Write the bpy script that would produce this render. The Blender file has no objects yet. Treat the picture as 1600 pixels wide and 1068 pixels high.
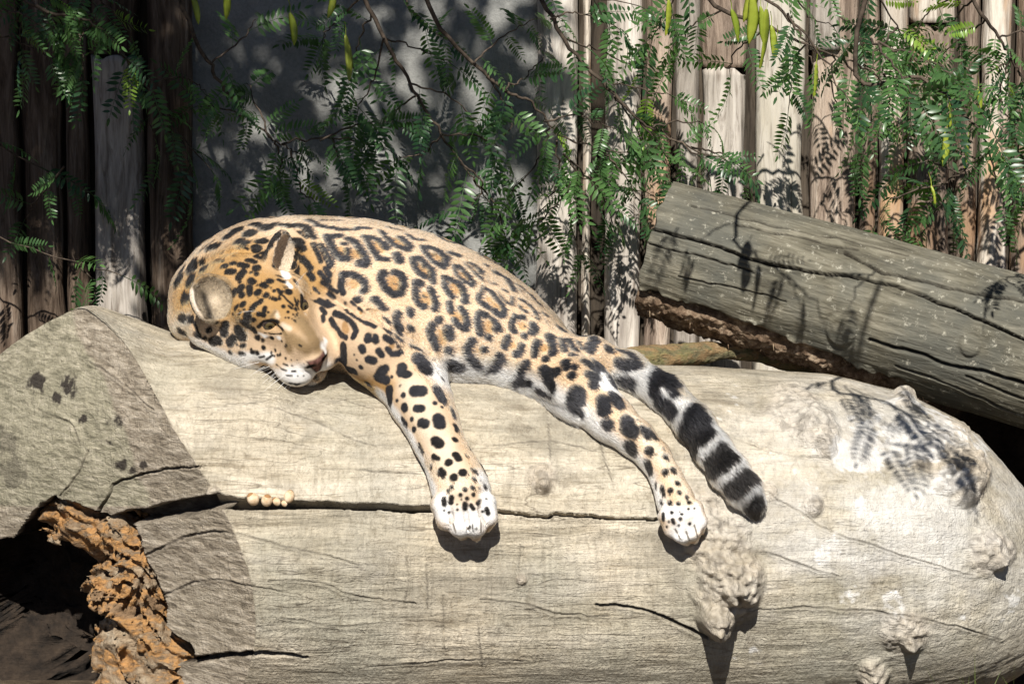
import bpy, bmesh, math, random
import numpy as np
from mathutils import Vector, Matrix
from mathutils.bvhtree import BVHTree

random.seed(7)
RNG = np.random.default_rng(7)
scene = bpy.context.scene
COL = scene.collection

# ------------------------------------------------------------------ camera
FW, FH = 1600.0, 1068.0           # pixel frame the layout notes are written in
CAM_D, PITCH, FOCAL = 5.6, math.radians(8.0), 100.0
AIM = np.array([0.0, 0.0, 1.0])
CAM = AIM + np.array([0.0, -CAM_D * math.cos(PITCH), CAM_D * math.sin(PITCH)])
cam_data = bpy.data.cameras.new('camera')
cam_data.lens = FOCAL
cam_data.sensor_width = 36.0
cam_data.clip_end = 500.0
cam = bpy.data.objects.new('camera', cam_data)
COL.objects.link(cam)
cam.location = CAM.tolist()
cam.rotation_euler = (math.pi / 2 - PITCH, 0, 0)
scene.camera = cam

# ------------------------------------------------------------------ light
SUN_EL, SUN_AZ = math.radians(44.0), math.radians(4.0)   # azimuth: sun stands to the left behind the camera
SUN_DIR = np.array([math.sin(SUN_AZ) * math.cos(SUN_EL), math.cos(SUN_AZ) * math.cos(SUN_EL), -math.sin(SUN_EL)])
world = bpy.data.worlds.new('World')
scene.world = world
world.use_nodes = True
wn = world.node_tree
sky = wn.nodes.new('ShaderNodeTexSky')
sky.sky_type = 'NISHITA'
sky.sun_disc = False
sky.air_density = 0.3
sky.dust_density = 0.2
sky.sun_elevation = SUN_EL
sky.sun_rotation = math.radians(180.0) + SUN_AZ
wn.links.new(sky.outputs[0], wn.nodes['Background'].inputs[0])
wn.nodes['Background'].inputs[1].default_value = 0.05
sun_data = bpy.data.lights.new('sun', 'SUN')
sun_data.energy = 5.0
sun_data.angle = math.radians(0.55)
sun_data.color = (1.0, 0.955, 0.88)
sun = bpy.data.objects.new('sun', sun_data)
COL.objects.link(sun)
sun.rotation_euler = Vector(SUN_DIR.tolist()).to_track_quat('-Z', 'Y').to_euler()
sun.location = (-2, -6, 8)
vs = scene.view_settings
vs.view_transform = 'Standard'
vs.look = 'None'
vs.gamma = 1.0
vs.use_curve_mapping = False
vs.exposure = 0.52
scene.cycles.max_bounces = 6
scene.cycles.use_denoising = True

# ------------------------------------------------------------------ helpers
CP, SP = math.cos(PITCH), math.sin(PITCH)
FWD = np.array([0.0, CP, -SP]); UPV = np.array([0.0, SP, CP]); RGT = np.array([1.0, 0.0, 0.0])
FPX = FOCAL / 36.0 * FW

def ray(px, py):
    px = np.asarray(px, float); py = np.asarray(py, float)
    u = (px - FW / 2) / FPX; v = (FH / 2 - py) / FPX
    d = FWD + u[..., None] * RGT + v[..., None] * UPV
    return d

def at(px, py, Y):
    """world point on the vertical plane y=Y that the photo shows at pixel px,py"""
    d = ray(px, py)
    t = (np.asarray(Y, float) - CAM[1]) / d[..., 1]
    return CAM + d * t[..., None]

def project(P):
    P = np.asarray(P, float) - CAM
    w = P @ FWD
    return FW / 2 + FPX * (P @ RGT) / w, FH / 2 - FPX * (P @ UPV) / w

def _hash(ix, iy, iz, seed):
    h = (ix.astype(np.uint32) * np.uint32(374761393) + iy.astype(np.uint32) * np.uint32(668265263)
         + iz.astype(np.uint32) * np.uint32(2147483647 - 40503) + np.uint32(seed * 974711 & 0xffffffff))
    h = (h ^ (h >> np.uint32(13))) * np.uint32(1274126177)
    h = h ^ (h >> np.uint32(16))
    return (h & np.uint32(0xffff)).astype(np.float32) / 65535.0

def noise3(P, scale=1.0, seed=0, octaves=1, rough=0.5):
    P = np.asarray(P, np.float64).reshape(-1, 3) * np.asarray(scale, float)
    out = np.zeros(len(P)); amp = 1.0; tot = 0.0
    for o in range(octaves):
        Q = P * (2.0 ** o) + 17.3 * o
        i = np.floor(Q).astype(np.int64); f = Q - i; f = f * f * (3 - 2 * f)
        acc = 0
        for dx in (0, 1):
            for dy in (0, 1):
                for dz in (0, 1):
                    w = ((f[:, 0] if dx else 1 - f[:, 0]) * (f[:, 1] if dy else 1 - f[:, 1]) * (f[:, 2] if dz else 1 - f[:, 2]))
                    acc = acc + w * _hash(i[:, 0] + dx, i[:, 1] + dy, i[:, 2] + dz, seed + o)
        out += amp * (acc * 2 - 1); tot += amp; amp *= rough
    return out / tot

def worley3(P, scale=1.0, seed=0):
    P = np.asarray(P, np.float64).reshape(-1, 3) * np.asarray(scale, float)
    i = np.floor(P).astype(np.int64); best = np.full(len(P), 9.0)
    for dx in (-1, 0, 1):
        for dy in (-1, 0, 1):
            for dz in (-1, 0, 1):
                c = i + np.array([dx, dy, dz])
                o = np.stack([_hash(c[:, 0], c[:, 1], c[:, 2], seed + k) for k in (11, 23, 37)], 1)
                best = np.minimum(best, ((c + o - P) ** 2).sum(1))
    return np.sqrt(best)

def seg_dist(P, a, b):
    ab = b - a; L = (ab * ab).sum()
    t = np.clip(((P - a) @ ab) / max(L, 1e-12), 0, 1)
    return np.sqrt((((P - a) - t[:, None] * ab) ** 2).sum(1)), t

def poly_dist(P, pts):
    pts = np.asarray(pts, float)
    d = np.full(len(P), 1e9)
    if len(pts) == 1:
        return np.sqrt(((P - pts[0]) ** 2).sum(1))
    for a, b in zip(pts[:-1], pts[1:]):
        d = np.minimum(d, seg_dist(P, a, b)[0])
    return d

def in_poly(x, y, poly):
    poly = np.asarray(poly, float); c = np.zeros(len(x), bool); j = len(poly) - 1
    for i in range(len(poly)):
        xi, yi = poly[i]; xj, yj = poly[j]
        m = ((yi > y) != (yj > y)) & (x < (xj - xi) * (y - yi) / (yj - yi + 1e-12) + xi)
        c ^= m; j = i
    return c

def sstep(a, b, x):
    t = np.clip((x - a) / (b - a), 0, 1)
    return t * t * (3 - 2 * t)

def catmull(pts, n):
    """smooth resample of a polyline (any dimension), n points per span"""
    p = np.asarray(pts, float)
    p = np.vstack([2 * p[0] - p[1], p, 2 * p[-1] - p[-2]])
    out = []
    for i in range(1, len(p) - 2):
        for t in np.linspace(0, 1, n, endpoint=False):
            a, b, c, d = p[i - 1], p[i], p[i + 1], p[i + 2]
            out.append(0.5 * (2 * b + (c - a) * t + (2 * a - 5 * b + 4 * c - d) * t * t + (3 * b - a - 3 * c + d) * t ** 3))
    out.append(p[-2])
    return np.array(out)

def mesh_obj(name, V, F, mat=None, parent=None, smooth=True, link=True):
    me = bpy.data.meshes.new(name)
    V = np.asarray(V, np.float32)
    if isinstance(F, np.ndarray):
        k = F.shape[1]
        me.vertices.add(len(V)); me.vertices.foreach_set('co', V.ravel())
        me.loops.add(F.size); me.loops.foreach_set('vertex_index', F.astype(np.int32).ravel())
        me.polygons.add(len(F))
        me.polygons.foreach_set('loop_start', np.arange(0, F.size, k, dtype=np.int32))
        me.update(calc_edges=True)
        me.validate()
    else:
        me.from_pydata(V.tolist(), [], [list(map(int, f)) for f in F]); me.update()
    if smooth:
        me.polygons.foreach_set('use_smooth', np.ones(len(me.polygons), bool))
    if mat is not None:
        me.materials.append(mat)
    ob = bpy.data.objects.new(name, me)
    if link:
        COL.objects.link(ob)
    if parent is not None:
        ob.parent = parent
    return ob

def empty(name, loc=(0, 0, 0)):
    e = bpy.data.objects.new(name, None); e.location = loc; e.empty_display_size = 0.05
    COL.objects.link(e)
    return e

def tag(o, label, cat, group=None):
    o['label'] = label; o['category'] = cat
    if group:
        o['group'] = group
    return o

def color_attr(ob, name, arr):
    arr = np.asarray(arr, np.float32)
    if arr.shape[1] == 3:
        arr = np.hstack([arr, np.ones((len(arr), 1), np.float32)])
    a = ob.data.attributes.new(name, 'FLOAT_COLOR', 'POINT')
    a.data.foreach_set('color', arr.ravel())

def grid_faces(nu, nv, wrap_v=False):
    i = np.arange(nu - 1)[:, None]; j = np.arange(nv if wrap_v else nv - 1)[None, :]
    j2 = (j + 1) % nv
    a = i * nv + j; b = i * nv + j2; c = (i + 1) * nv + j2; d = (i + 1) * nv + j
    return np.stack([a, b, c, d], -1).reshape(-1, 4)

def tube(pts, radii, sides=6, cap=True):
    pts = np.asarray(pts, float); radii = np.broadcast_to(np.asarray(radii, float), (len(pts),))
    T = np.gradient(pts, axis=0); T /= np.linalg.norm(T, axis=1)[:, None] + 1e-12
    ref = np.array([0.0, 1.0, 0.0]) if abs(T[0, 1]) < 0.9 else np.array([1.0, 0.0, 0.0])
    V = []
    for p, t, r in zip(pts, T, radii):
        n = np.cross(t, ref); n /= np.linalg.norm(n) + 1e-12; b = np.cross(t, n)
        for k in range(sides):
            a = 2 * math.pi * k / sides
            V.append(p + r * (math.cos(a) * n + math.sin(a) * b))
    F = [tuple(f) for f in grid_faces(len(pts), sides, True)]
    if cap:
        F.append(tuple(range(sides))); F.append(tuple(range((len(pts) - 1) * sides, len(pts) * sides))[::-1])
    return np.array(V), F

def join_parts(parts):
    Vs, Fs, o = [], [], 0
    for V, F in parts:
        Vs.append(np.asarray(V)); Fs += [tuple(int(i) + o for i in f) for f in F]; o += len(V)
    return np.vstack(Vs), Fs

def surface_nets(f, origin, h):
    """smooth isosurface (f=0) of a sampled field as quads"""
    nx, ny, nz = f.shape
    s = f < 0
    corners = [(i, j, k) for i in (0, 1) for j in (0, 1) for k in (0, 1)]
    def sub(a, c):
        return a[c[0]:nx - 1 + c[0], c[1]:ny - 1 + c[1], c[2]:nz - 1 + c[2]]
    cnt = np.zeros((nx - 1, ny - 1, nz - 1), np.int8)
    for c in corners:
        cnt += sub(s, c)
    act = (cnt > 0) & (cnt < 8)
    ci = np.argwhere(act)
    idx = np.full(act.shape, -1, np.int64); idx[act] = np.arange(len(ci))
    P = np.zeros((len(ci), 3)); N = np.zeros(len(ci))
    fv = {c: f[ci[:, 0] + c[0], ci[:, 1] + c[1], ci[:, 2] + c[2]].astype(float) for c in corners}
    for c in corners:
        for ax in range(3):
            if c[ax] == 0:
                d = list(c); d[ax] = 1; d = tuple(d)
                a, b = fv[c], fv[d]
                m = (a < 0) != (b < 0)
                t = np.where(m, a / (a - b + 1e-20), 0)
                q = np.tile(np.array(c, float), (len(ci), 1)); q[:, ax] += t
                P[m] += q[m]; N[m] += 1
    P = (ci + P / N[:, None]) * h + origin
    F = []
    for ax in range(3):
        o1, o2 = [(1, 2), (2, 0), (0, 1)][ax]
        sl0 = [slice(1, -1)] * 3; sl0[ax] = slice(0, -1)
        sl1 = [slice(1, -1)] * 3; sl1[ax] = slice(1, None)
        a = s[tuple(sl0)]; b = s[tuple(sl1)]
        e = np.argwhere(a != b)
        flip = a[e[:, 0], e[:, 1], e[:, 2]]
        base = e + 1; base[:, ax] -= 1
        q = []
        for d1, d2 in ((-1, -1), (0, -1), (0, 0), (-1, 0)):
            c = base.copy(); c[:, o1] += d1; c[:, o2] += d2
            q.append(idx[c[:, 0], c[:, 1], c[:, 2]])
        q = np.stack(q, 1)
        q[~flip] = q[~flip][:, ::-1]
        F.append(q)
    F = np.vstack(F)
    F = F[(F >= 0).all(1)]
    return P, F

def laplacian(V, F, it=1, w=0.5):
    a = F; b = np.roll(F, -1, 1)
    E = np.stack([a.ravel(), b.ravel()], 1)
    for _ in range(it):
        S = np.zeros_like(V); C = np.zeros(len(V))
        for u, v in ((0, 1), (1, 0)):
            for k in range(3):
                S[:, k] += np.bincount(E[:, u], V[E[:, v], k], len(V))
            C += np.bincount(E[:, u], minlength=len(V))
        V = V + w * (S / np.maximum(C, 1)[:, None] - V)
    return V

def quad_subdivide(V, F):
    """each quad into four, new points at the mid-points"""
    E = np.stack([F, np.roll(F, -1, 1)], -1).reshape(-1, 2)
    Es = np.sort(E, 1)
    key = Es[:, 0].astype(np.int64) * len(V) + Es[:, 1]
    uk, inv = np.unique(key, return_inverse=True)
    ue = np.stack([uk // len(V), uk % len(V)], 1)
    Vm = V[ue].mean(1); Vf = V[F].mean(1)
    m = inv.reshape(-1, 4) + len(V); c = np.arange(len(F)) + len(V) + len(ue)
    Q = [np.stack([F[:, k], m[:, k], c, m[:, k - 1]], 1) for k in range(4)]
    return np.vstack([V, Vm, Vf]), np.vstack(Q)

def vert_normals(V, F):
    n = np.cross(V[F[:, 2]] - V[F[:, 0]], V[F[:, 3]] - V[F[:, 1]])
    N = np.zeros_like(V)
    for k in range(4):
        for c in range(3):
            N[:, c] += np.bincount(F[:, k], n[:, c], len(V))
    return N / (np.linalg.norm(N, axis=1)[:, None] + 1e-12)

# ------------------------------------------------------------------ material helper
class Mat:
    def __init__(self, name):
        self.m = bpy.data.materials.new(name); self.m.use_nodes = True
        self.t = self.m.node_tree; self.bsdf = self.t.nodes['Principled BSDF']
        self.co = None
    def n(self, kind, **kw):
        nd = self.t.nodes.new('ShaderNode' + kind)
        for k, v in kw.items():
            if k.startswith('i_'):
                nd.inputs[k[2:].replace('_', ' ')].default_value = v
            else:
                setattr(nd, k, v)
        return nd
    def link(self, a, b):
        self.t.links.new(a, b)
    def obj_co(self, scale=(1, 1, 1), rot=(0, 0, 0), coord='Object'):
        tc = self.n('TexCoord'); mp = self.n('Mapping')
        mp.inputs['Scale'].default_value = scale; mp.inputs['Rotation'].default_value = rot
        self.link(tc.outputs[coord], mp.inputs['Vector'])
        return mp.outputs[0]
    def noise(self, vec, scale, detail=4, rough=0.55, dist=0.0):
        nd = self.n('TexNoise'); nd.inputs['Scale'].default_value = scale; nd.inputs['Detail'].default_value = detail
        nd.inputs['Roughness'].default_value = rough; nd.inputs['Distortion'].default_value = dist
        self.link(vec, nd.inputs['Vector'])
        return nd.outputs['Fac']
    def ramp(self, fac, stops):
        nd = self.n('ValToRGB'); r = nd.color_ramp
        while len(r.elements) < len(stops):
            r.elements.new(0.5)
        for e, (p, c) in zip(r.elements, stops):
            e.position = p; e.color = (*c, 1) if len(c) == 3 else c
        self.link(fac, nd.inputs['Fac'])
        return nd.outputs['Color']
    def mix(self, fac, a, b, mode='MIX'):
        nd = self.n('Mix', data_type='RGBA', blend_type=mode)
        for s, v in ((nd.inputs[0], fac), (nd.inputs[6], a), (nd.inputs[7], b)):
            if isinstance(v, (int, float)):
                s.default_value = v
            elif isinstance(v, tuple):
                s.default_value = (*v, 1) if len(v) == 3 else v
            else:
                self.link(v, s)
        return nd.outputs[2]
    def math(self, op, a, b=0.0, clamp=False):
        nd = self.n('Math', operation=op); nd.use_clamp = clamp
        for s, v in ((nd.inputs[0], a), (nd.inputs[1], b)):
            if isinstance(v, (int, float)):
                s.default_value = v
            else:
                self.link(v, s)
        return nd.outputs[0]
    def attr(self, name, out='Color'):
        nd = self.n('Attribute'); nd.attribute_name = name
        return nd.outputs[out]
    def bump(self, h, strength=0.5, dist=0.005):
        nd = self.n('Bump'); nd.inputs['Strength'].default_value = strength; nd.inputs['Distance'].default_value = dist
        self.link(h, nd.inputs['Height']); self.link(nd.outputs[0], self.bsdf.inputs['Normal'])
    def color(self, c):
        if isinstance(c, tuple):
            self.bsdf.inputs['Base Color'].default_value = (*c, 1)
        else:
            self.link(c, self.bsdf.inputs['Base Color'])
    def rough(self, r, spec=0.3):
        self.bsdf.inputs['Roughness'].default_value = r
        self.bsdf.inputs['Specular IOR Level'].default_value = spec
# ------------------------------------------------------------------ ground
GROUND_Z = 0.27
def build_ground():
    m = Mat('soil'); co = m.obj_co()
    n = m.noise(co, 9.0, 8, 0.65)
    m.color(m.ramp(n, [(0.3, (0.045, 0.032, 0.022)), (0.55, (0.10, 0.075, 0.05)), (0.75, (0.17, 0.135, 0.09))]))
    m.rough(0.95, 0.1); m.bump(m.noise(co, 40.0, 6, 0.7), 0.9, 0.02)
    n = 90
    s = np.sign(np.linspace(-1, 1, n)) * np.abs(np.linspace(-1, 1, n)) ** 3 * 60
    X, Y = np.meshgrid(s, s, indexing='ij')
    P = np.stack([X.ravel(), Y.ravel(), np.zeros(X.size)], 1)
    P[:, 2] = GROUND_Z + 0.02 * noise3(P, 2.0, 3, 3)
    F = grid_faces(n, n)
    g = mesh_obj('ground', P, F[:, ::-1].copy(), m.m)
    g['kind'] = 'structure'
    return g
build_ground()
def build_shade_mound():
    """dark mound added to stand for the deep shade under the leaning log"""
    m = Mat('shade_mound_earth'); co = m.obj_co(); n = m.noise(co, 14, 7, .7)
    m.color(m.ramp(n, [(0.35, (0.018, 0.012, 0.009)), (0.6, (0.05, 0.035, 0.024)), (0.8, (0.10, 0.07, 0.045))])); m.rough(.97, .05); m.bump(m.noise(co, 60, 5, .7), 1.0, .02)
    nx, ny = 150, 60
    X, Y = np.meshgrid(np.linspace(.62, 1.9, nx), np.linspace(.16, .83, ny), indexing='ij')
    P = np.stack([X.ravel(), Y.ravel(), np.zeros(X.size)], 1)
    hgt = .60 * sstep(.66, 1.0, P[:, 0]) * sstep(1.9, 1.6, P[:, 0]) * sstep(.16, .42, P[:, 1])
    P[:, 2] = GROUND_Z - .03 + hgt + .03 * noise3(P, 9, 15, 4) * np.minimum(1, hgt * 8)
    o = mesh_obj('shade_mound', P, grid_faces(nx, ny)[:, ::-1].copy(), m.m); o['kind'] = 'structure'  # added mound, coloured dark in place of shade
build_shade_mound()

# ------------------------------------------------------------------ the big fallen trunk
_lp = np.array([-300, 0, 130, 260, 350, 500, 800, 1000, 1300, 1420, 1500, 1560, 1600, 1650, 1700, 1735])
_lx = (_lp - 800) / 793.65
_lt = np.array([.86, 1.0, 1.072, 1.015, .985, .975, .962, .955, .935, .895, .84, .775, .715, .62, .53, .475])
_lb = np.array([.2, .2, .2, .2, .2, .2, .21, .22, .24, .26, .28, .31, .335, .38, .43, .472])
_xs = np.linspace(_lx[0], _lx[-1], 400)
def _smooth(v):
    k = np.hanning(13); k /= k.sum()
    p = np.pad(v, 6, mode='edge')
    return np.convolve(p, k, 'valid')
_ts, _bs = _smooth(np.interp(_xs, _lx, _lt)), _smooth(np.interp(_xs, _lx, _lb))
def log_axis(X):
    t = np.interp(X, _xs, _ts); b = np.interp(X, _xs, _bs)
    return (t + b) / 2, np.maximum((t - b) / 2, 0.002)

def surf_y(px, py):
    """depth at which the line of sight through a pixel meets the smooth trunk"""
    Ys = np.linspace(-0.6, 0.45, 800)
    P = at(np.full(800, float(px)), np.full(800, float(py)), Ys)
    cz, R = log_axis(P[:, 0])
    ins = P[:, 1] ** 2 + (P[:, 2] - cz) ** 2 < R * R
    return Ys[np.argmax(ins)] if ins.any() else 0.0

def on_log(px, py, out=0.0):
    return at(px, py, surf_y(px, py) - out)

def fit_plane(pts):
    pts = np.array(pts); A = np.c_[np.ones(len(pts)), pts[:, 1], pts[:, 2]]
    return np.linalg.lstsq(A, pts[:, 0], rcond=None)[0]

P1 = at(130, 480, 0.0)
def plane_hit(pl, px, py):
    d = ray(px, py)                       # X = c0 + c1*y + c2*z
    t = (pl[0] + pl[1] * CAM[1] + pl[2] * CAM[2] - CAM[0]) / (d[0] - pl[1] * d[1] - pl[2] * d[2])
    return CAM + d * t
PL1 = fit_plane([P1, on_log(240, 617), at(-20, 538, 0.22)])          # upper sawn face
_r = np.array([on_log(245, 624), on_log(325, 760), on_log(352, 850), on_log(405, 1040)])
_c1 = -1.15                                                            # lower chamfer, turned to the light
_k = np.linalg.lstsq(np.c_[np.ones(4), _r[:, 2]], _r[:, 0] - _c1 * _r[:, 1], rcond=None)[0]
PL2 = np.array([_k[0], _c1, _k[1]])
def cap_x(y, z):
    a = PL1[0] + PL1[1] * y + PL1[2] * z; b = PL2[0] + PL2[1] * y + PL2[2] * z
    h = np.maximum(0.05 - np.abs(a - b), 0) / 0.05
    return np.maximum(a, b) + h * h * 0.0125

CRACKS = [  # polyline in photo pixels, half width there, depth in metres
    ([(180, 815, 10), (230, 803, 10), (290, 791, 11), (340, 784, 9), (400, 787, 8), (480, 787, 5.5), (560, 791, 4.6), (690, 797, 3.6), (780, 800, 2.2), (848, 807, 1.9), (868, 801, 1.8), (900, 806, 1.6), (1000, 810, 1.3), (1045, 806, 1.0)], 0.06),
    ([(300, 1031, 4), (345, 1024, 3.4), (390, 1018, 3), (440, 1021, 2.4), (480, 1022, 1.5)], 0.03),
    ([(930, 945, 1.2), (1000, 950, 1.8), (1050, 970, 2), (1105, 994, 2.4)], 0.016),
    ([(420, 905, .8), (500, 909, 1.3), (540, 925, 1.5), (600, 938, 1.3), (650, 941, .8)], 0.010),
    ([(750, 935, .8), (820, 943, 1.4), (880, 961, 1.6), (950, 961, .8)], 0.011),
    ([(225, 868, 1.6), (290, 838, 1.7), (350, 829, 1.6), (430, 850, 1.3), (560, 880, .8)], 0.010),
    ([(250, 930, 1.2), (330, 905, 1.4), (390, 912, 1.1), (470, 930, .8)], 0.008),
    ([(635, 870, .8), (638, 905, 1.2), (630, 945, .8)], 0.008), ([(667, 880, .8), (669, 950, 1.1)], 0.007),
    ([(692, 930, .9), (693, 1015, 1.1)], 0.008), ([(745, 960, .8), (753, 1040, 1.1)], 0.008), ([(812, 850, .8), (810, 922, 1.1)], 0.007),
    ([(530, 620, .7), (620, 650, 1.1), (700, 665, .8)], 0.006), ([(380, 640, .7), (470, 655, 1.1), (560, 690, .8), (640, 700, .7)], 0.007),
    ([(1140, 680, .7), (1215, 705, 1.1), (1300, 715, .8)], 0.007), ([(1190, 765, .8), (1250, 800, 1.2), (1300, 830, 1.1), (1420, 870, 1.0), (1520, 900, .9)], 0.009),
    ([(1190, 860, .8), (1260, 885, 1.3), (1310, 900, .8)], 0.008), ([(1170, 950, .8), (1280, 950, 1.2), (1420, 960, 1.1), (1560, 995, .8)], 0.007),
    ([(930, 630, .7), (935, 690, .9), (960, 760, .7)], 0.006), ([(855, 640, .6), (860, 720, .9)], 0.005),
    ([(150, 810, 2), (172, 770, 1.6), (185, 752, 1.4), (250, 735, 1.2), (320, 725, .8)], 0.012),
    ([(95, 775, 1.6), (120, 745, 1.2), (140, 705, .9)], 0.010),
    ([(60, 640, 1.2), (110, 660, 1.3), (125, 690, 1.0)], 0.008), ([(130, 560, .8), (180, 590, 1.1), (240, 640, .9)], 0.006),
    ([(760, 700, .6), (850, 690, .9), (930, 705, .6)], 0.005), ([(500, 730, .6), (580, 735, 1), (660, 742, .7)], 0.006),
    ([(440, 960, .7), (520, 975, 1.1), (600, 970, .8)], 0.006), ([(560, 1040, .8), (700, 1030, 1.2), (830, 1028, .8)], 0.006),
]
BURLS = [  # px, py, radius px, height m, bumpiness
    (365, 600, 120, 0.024, 0), (460, 650, 90, 0.008, 0), (720, 690, 120, .008, 0),
    (1120, 850, 62, 0.035, .7), (1135, 920, 58, 0.062, .9), (1118, 965, 34, 0.085, .55), (1160, 905, 40, 0.045, .9), (1085, 795, 48, 0.012, .8),
    (1275, 668, 40, 0.035, .8), (1292, 700, 20, 0.03, .6), (1272, 790, 18, 0.02, .9), (1498, 745, 50, 0.036, .7), (1478, 712, 60, 0.014, .5), (1508, 770, 26, .025, .7),
    (1540, 862, 40, 0.018, .7), (1552, 880, 16, 0.026, .8), (1412, 985, 40, 0.018, .7), (1420, 1002, 15, .026, .8), (1362, 1050, 28, 0.030, .8), (1412, 618, 22, 0.022, .4),
    (845, 748, 30, 0.018, .3), (850, 762, 13, 0.022, .3), (1200, 770, 16, 0.008, .9), (335, 768, 12, 0.012, .2), (1240, 640, 50, 0.012, .5), (815, 905, 10, .006, .2),
]
CAVITY = [(-60, 845), (20, 838), (62, 785), (88, 773), (110, 782), (150, 795), (190, 812), (213, 822), (226, 868), (232, 885), (256, 925), (262, 978), (300, 1005), (312, 1032),
          (262, 1040), (214, 1046), (205, 1100), (-60, 1100)]

def build_log():
    # angles: dense on the camera side. phi=0 is up, +90 deg faces the camera (-Y)
    ph = np.concatenate([np.linspace(-25, 150, 540, endpoint=False), np.linspace(150, 335, 90, endpoint=False)]) * math.pi / 180
    nphi = len(ph); cs, sn = np.cos(ph), np.sin(ph)
    s0 = np.full(nphi, -0.8)
    for _ in range(60):
        cz, R = log_axis(s0)
        s0 = 0.5 * s0 + 0.5 * cap_x(-R * sn, cz + R * cs)
    cz, R = log_axis(s0)
    ry, rz = -R * sn, cz + R * cs
    rows = []
    cy0, cz0 = 0.0, 0.63
    nt = 170
    for t in 1 - (1 - np.linspace(0.02, 0.999, nt)) ** 1.15:
        y = cy0 + (ry - cy0) * t; z = cz0 + (rz - cz0) * t
        rows.append(np.stack([cap_x(y, z), y, z], 1))
    ncap = len(rows)
    send = _xs[-1] - 0.002
    u = np.linspace(0, 1, 600)
    u = 0.93 * u + 0.07 * u * u
    for t in u / u[-1]:
        x = s0 + (send - s0) * t
        c, r = log_axis(x)
        rows.append(np.stack([x, -r * sn, c + r * cs], 1))
    V = np.stack(rows)                                  # rows, phi, 3
    nr = len(V); iscap = np.zeros((nr, nphi), bool); iscap[:ncap] = True
    P = V.reshape(-1, 3); iscap = iscap.ravel()
    F = grid_faces(nr, nphi, True)
    N = vert_normals(P, F)
    if (N[~iscap][:, 2] * (P[~iscap][:, 2] - 0.62)).mean() < 0:
        N = -N; F = F[:, ::-1].copy()
    px, py = project(P)
    front = (P[:, 1] < 0.02) | iscap
    d = np.zeros(len(P))
    # weathered undulation, long in the grain direction
    side = ~iscap
    d[side] += 0.012 * noise3(P[side], (2.2, 5, 5), 1, 2) + 0.0045 * noise3(P[side], (5, 17, 17), 5, 3) + 0.0014 * noise3(P[side], (16, 90, 90), 9, 3)
    d[iscap] += 0.008 * noise3(P[iscap], 5, 2, 3) + 0.0016 * noise3(P[iscap], (26, 20, 90), 3, 4, .6) + 0.0008 * noise3(P[iscap], (50, 50, 240), 4, 3, .6)
    # saw marks on the cut faces
    d[iscap] += 0.0005 * np.sin((P[iscap][:, 2] * 0.8 + P[iscap][:, 1] * 0.6 + 0.03 * noise3(P[iscap], 9, 8, 3)) * 520) * np.clip(0.4 + noise3(P[iscap], 8, 9, 2), 0, 1)
    stain_dark = np.zeros(len(P)); white = np.zeros(len(P)); moss = np.zeros(len(P)); burl = np.zeros(len(P))
    for bx, by, br, bh, bump in BURLS:
        r = np.hypot(px - bx, (py - by)) / br
        idx = np.nonzero((r < 1.3) & front)[0]
        r = r[idx] + 0.22 * noise3(P[idx], 22, int(bx), 2)
        m = np.clip(1 - r * r, 0, 1) ** 1.3
        w = worley3(P[idx], 70, int(by))
        w2 = worley3(P[idx], 30, int(by) + 3)
        d[idx] += bh * m * (1 - bump * 0.5 + bump * (0.75 - w) * 0.45 + bump * (0.75 - w2) * 0.7) + 0.004 * bump * (0.6 - w) * np.clip(m * 3, 0, 1) + (bump > 0) * np.clip(m * 3, 0, 1) * (0.007 * noise3(P[idx], 45, 43, 3, .6) - 0.006 * np.clip(noise3(P[idx], 60, 44, 2), 0, 1))
        stain_dark[idx] = np.maximum(stain_dark[idx], (bump > 0) * np.clip(m * 2.5, 0, 1) * (0.65 * sstep(0.52, 0.8, w) + 0.5 * sstep(0.15, 0.6, noise3(P[idx], 35, 47, 3))) * 0.6)  # crevices and pits of the burls come out darker
        burl[idx] = np.maximum(burl[idx], np.clip(m * 2.0, 0, 1) * (bump > 0))
    q = np.stack([px, py], 1)
    fr = np.nonzero(front)[0]
    q[fr] += np.stack([3.0 * noise3(P[fr], 30, 51, 3), 5.0 * noise3(P[fr], 26, 52, 4, .6)], 1)
    for pts, depth in CRACKS:
        pts = np.array(pts, float)
        lo = pts[:, :2].min(0) - 22; hi = pts[:, :2].max(0) + 22
        idx = np.nonzero((q[:, 0] > lo[0]) & (q[:, 0] < hi[0]) & (q[:, 1] > lo[1]) & (q[:, 1] < hi[1]) & front)[0]
        best = np.full(len(idx), 1e9); wid = np.ones(len(idx))
        sm = catmull(pts, 4)
        for a, b in zip(sm[:-1], sm[1:]):
            dd, t = seg_dist(q[idx], a[:2], b[:2])
            m = dd < best
            best[m] = dd[m]; wid[m] = (a[2] + (b[2] - a[2]) * t)[m]
        prof = 1 - sstep(0.55, 1.0, best / (wid * 1.25 + 0.5))
        big = pts[:, 2].max() > 1.9
        d[idx] -= depth * prof * (1.0 if big else 0.5 * np.clip(0.55 + noise3(P[idx], 22, 57, 2), 0, 1))
        d[idx] += 0.0018 * np.exp(-((best - wid * 1.8) / (wid + 2)) ** 2)
        stain_dark[idx] = np.maximum(stain_dark[idx], (1 - sstep(0.4, 1.7, best / (wid + 0.4))) * (0.85 if big else 0.55) * np.clip(0.75 + (0.3 if big else 0.9) * noise3(P[idx], 30, 58, 3), 0, 1))
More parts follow.
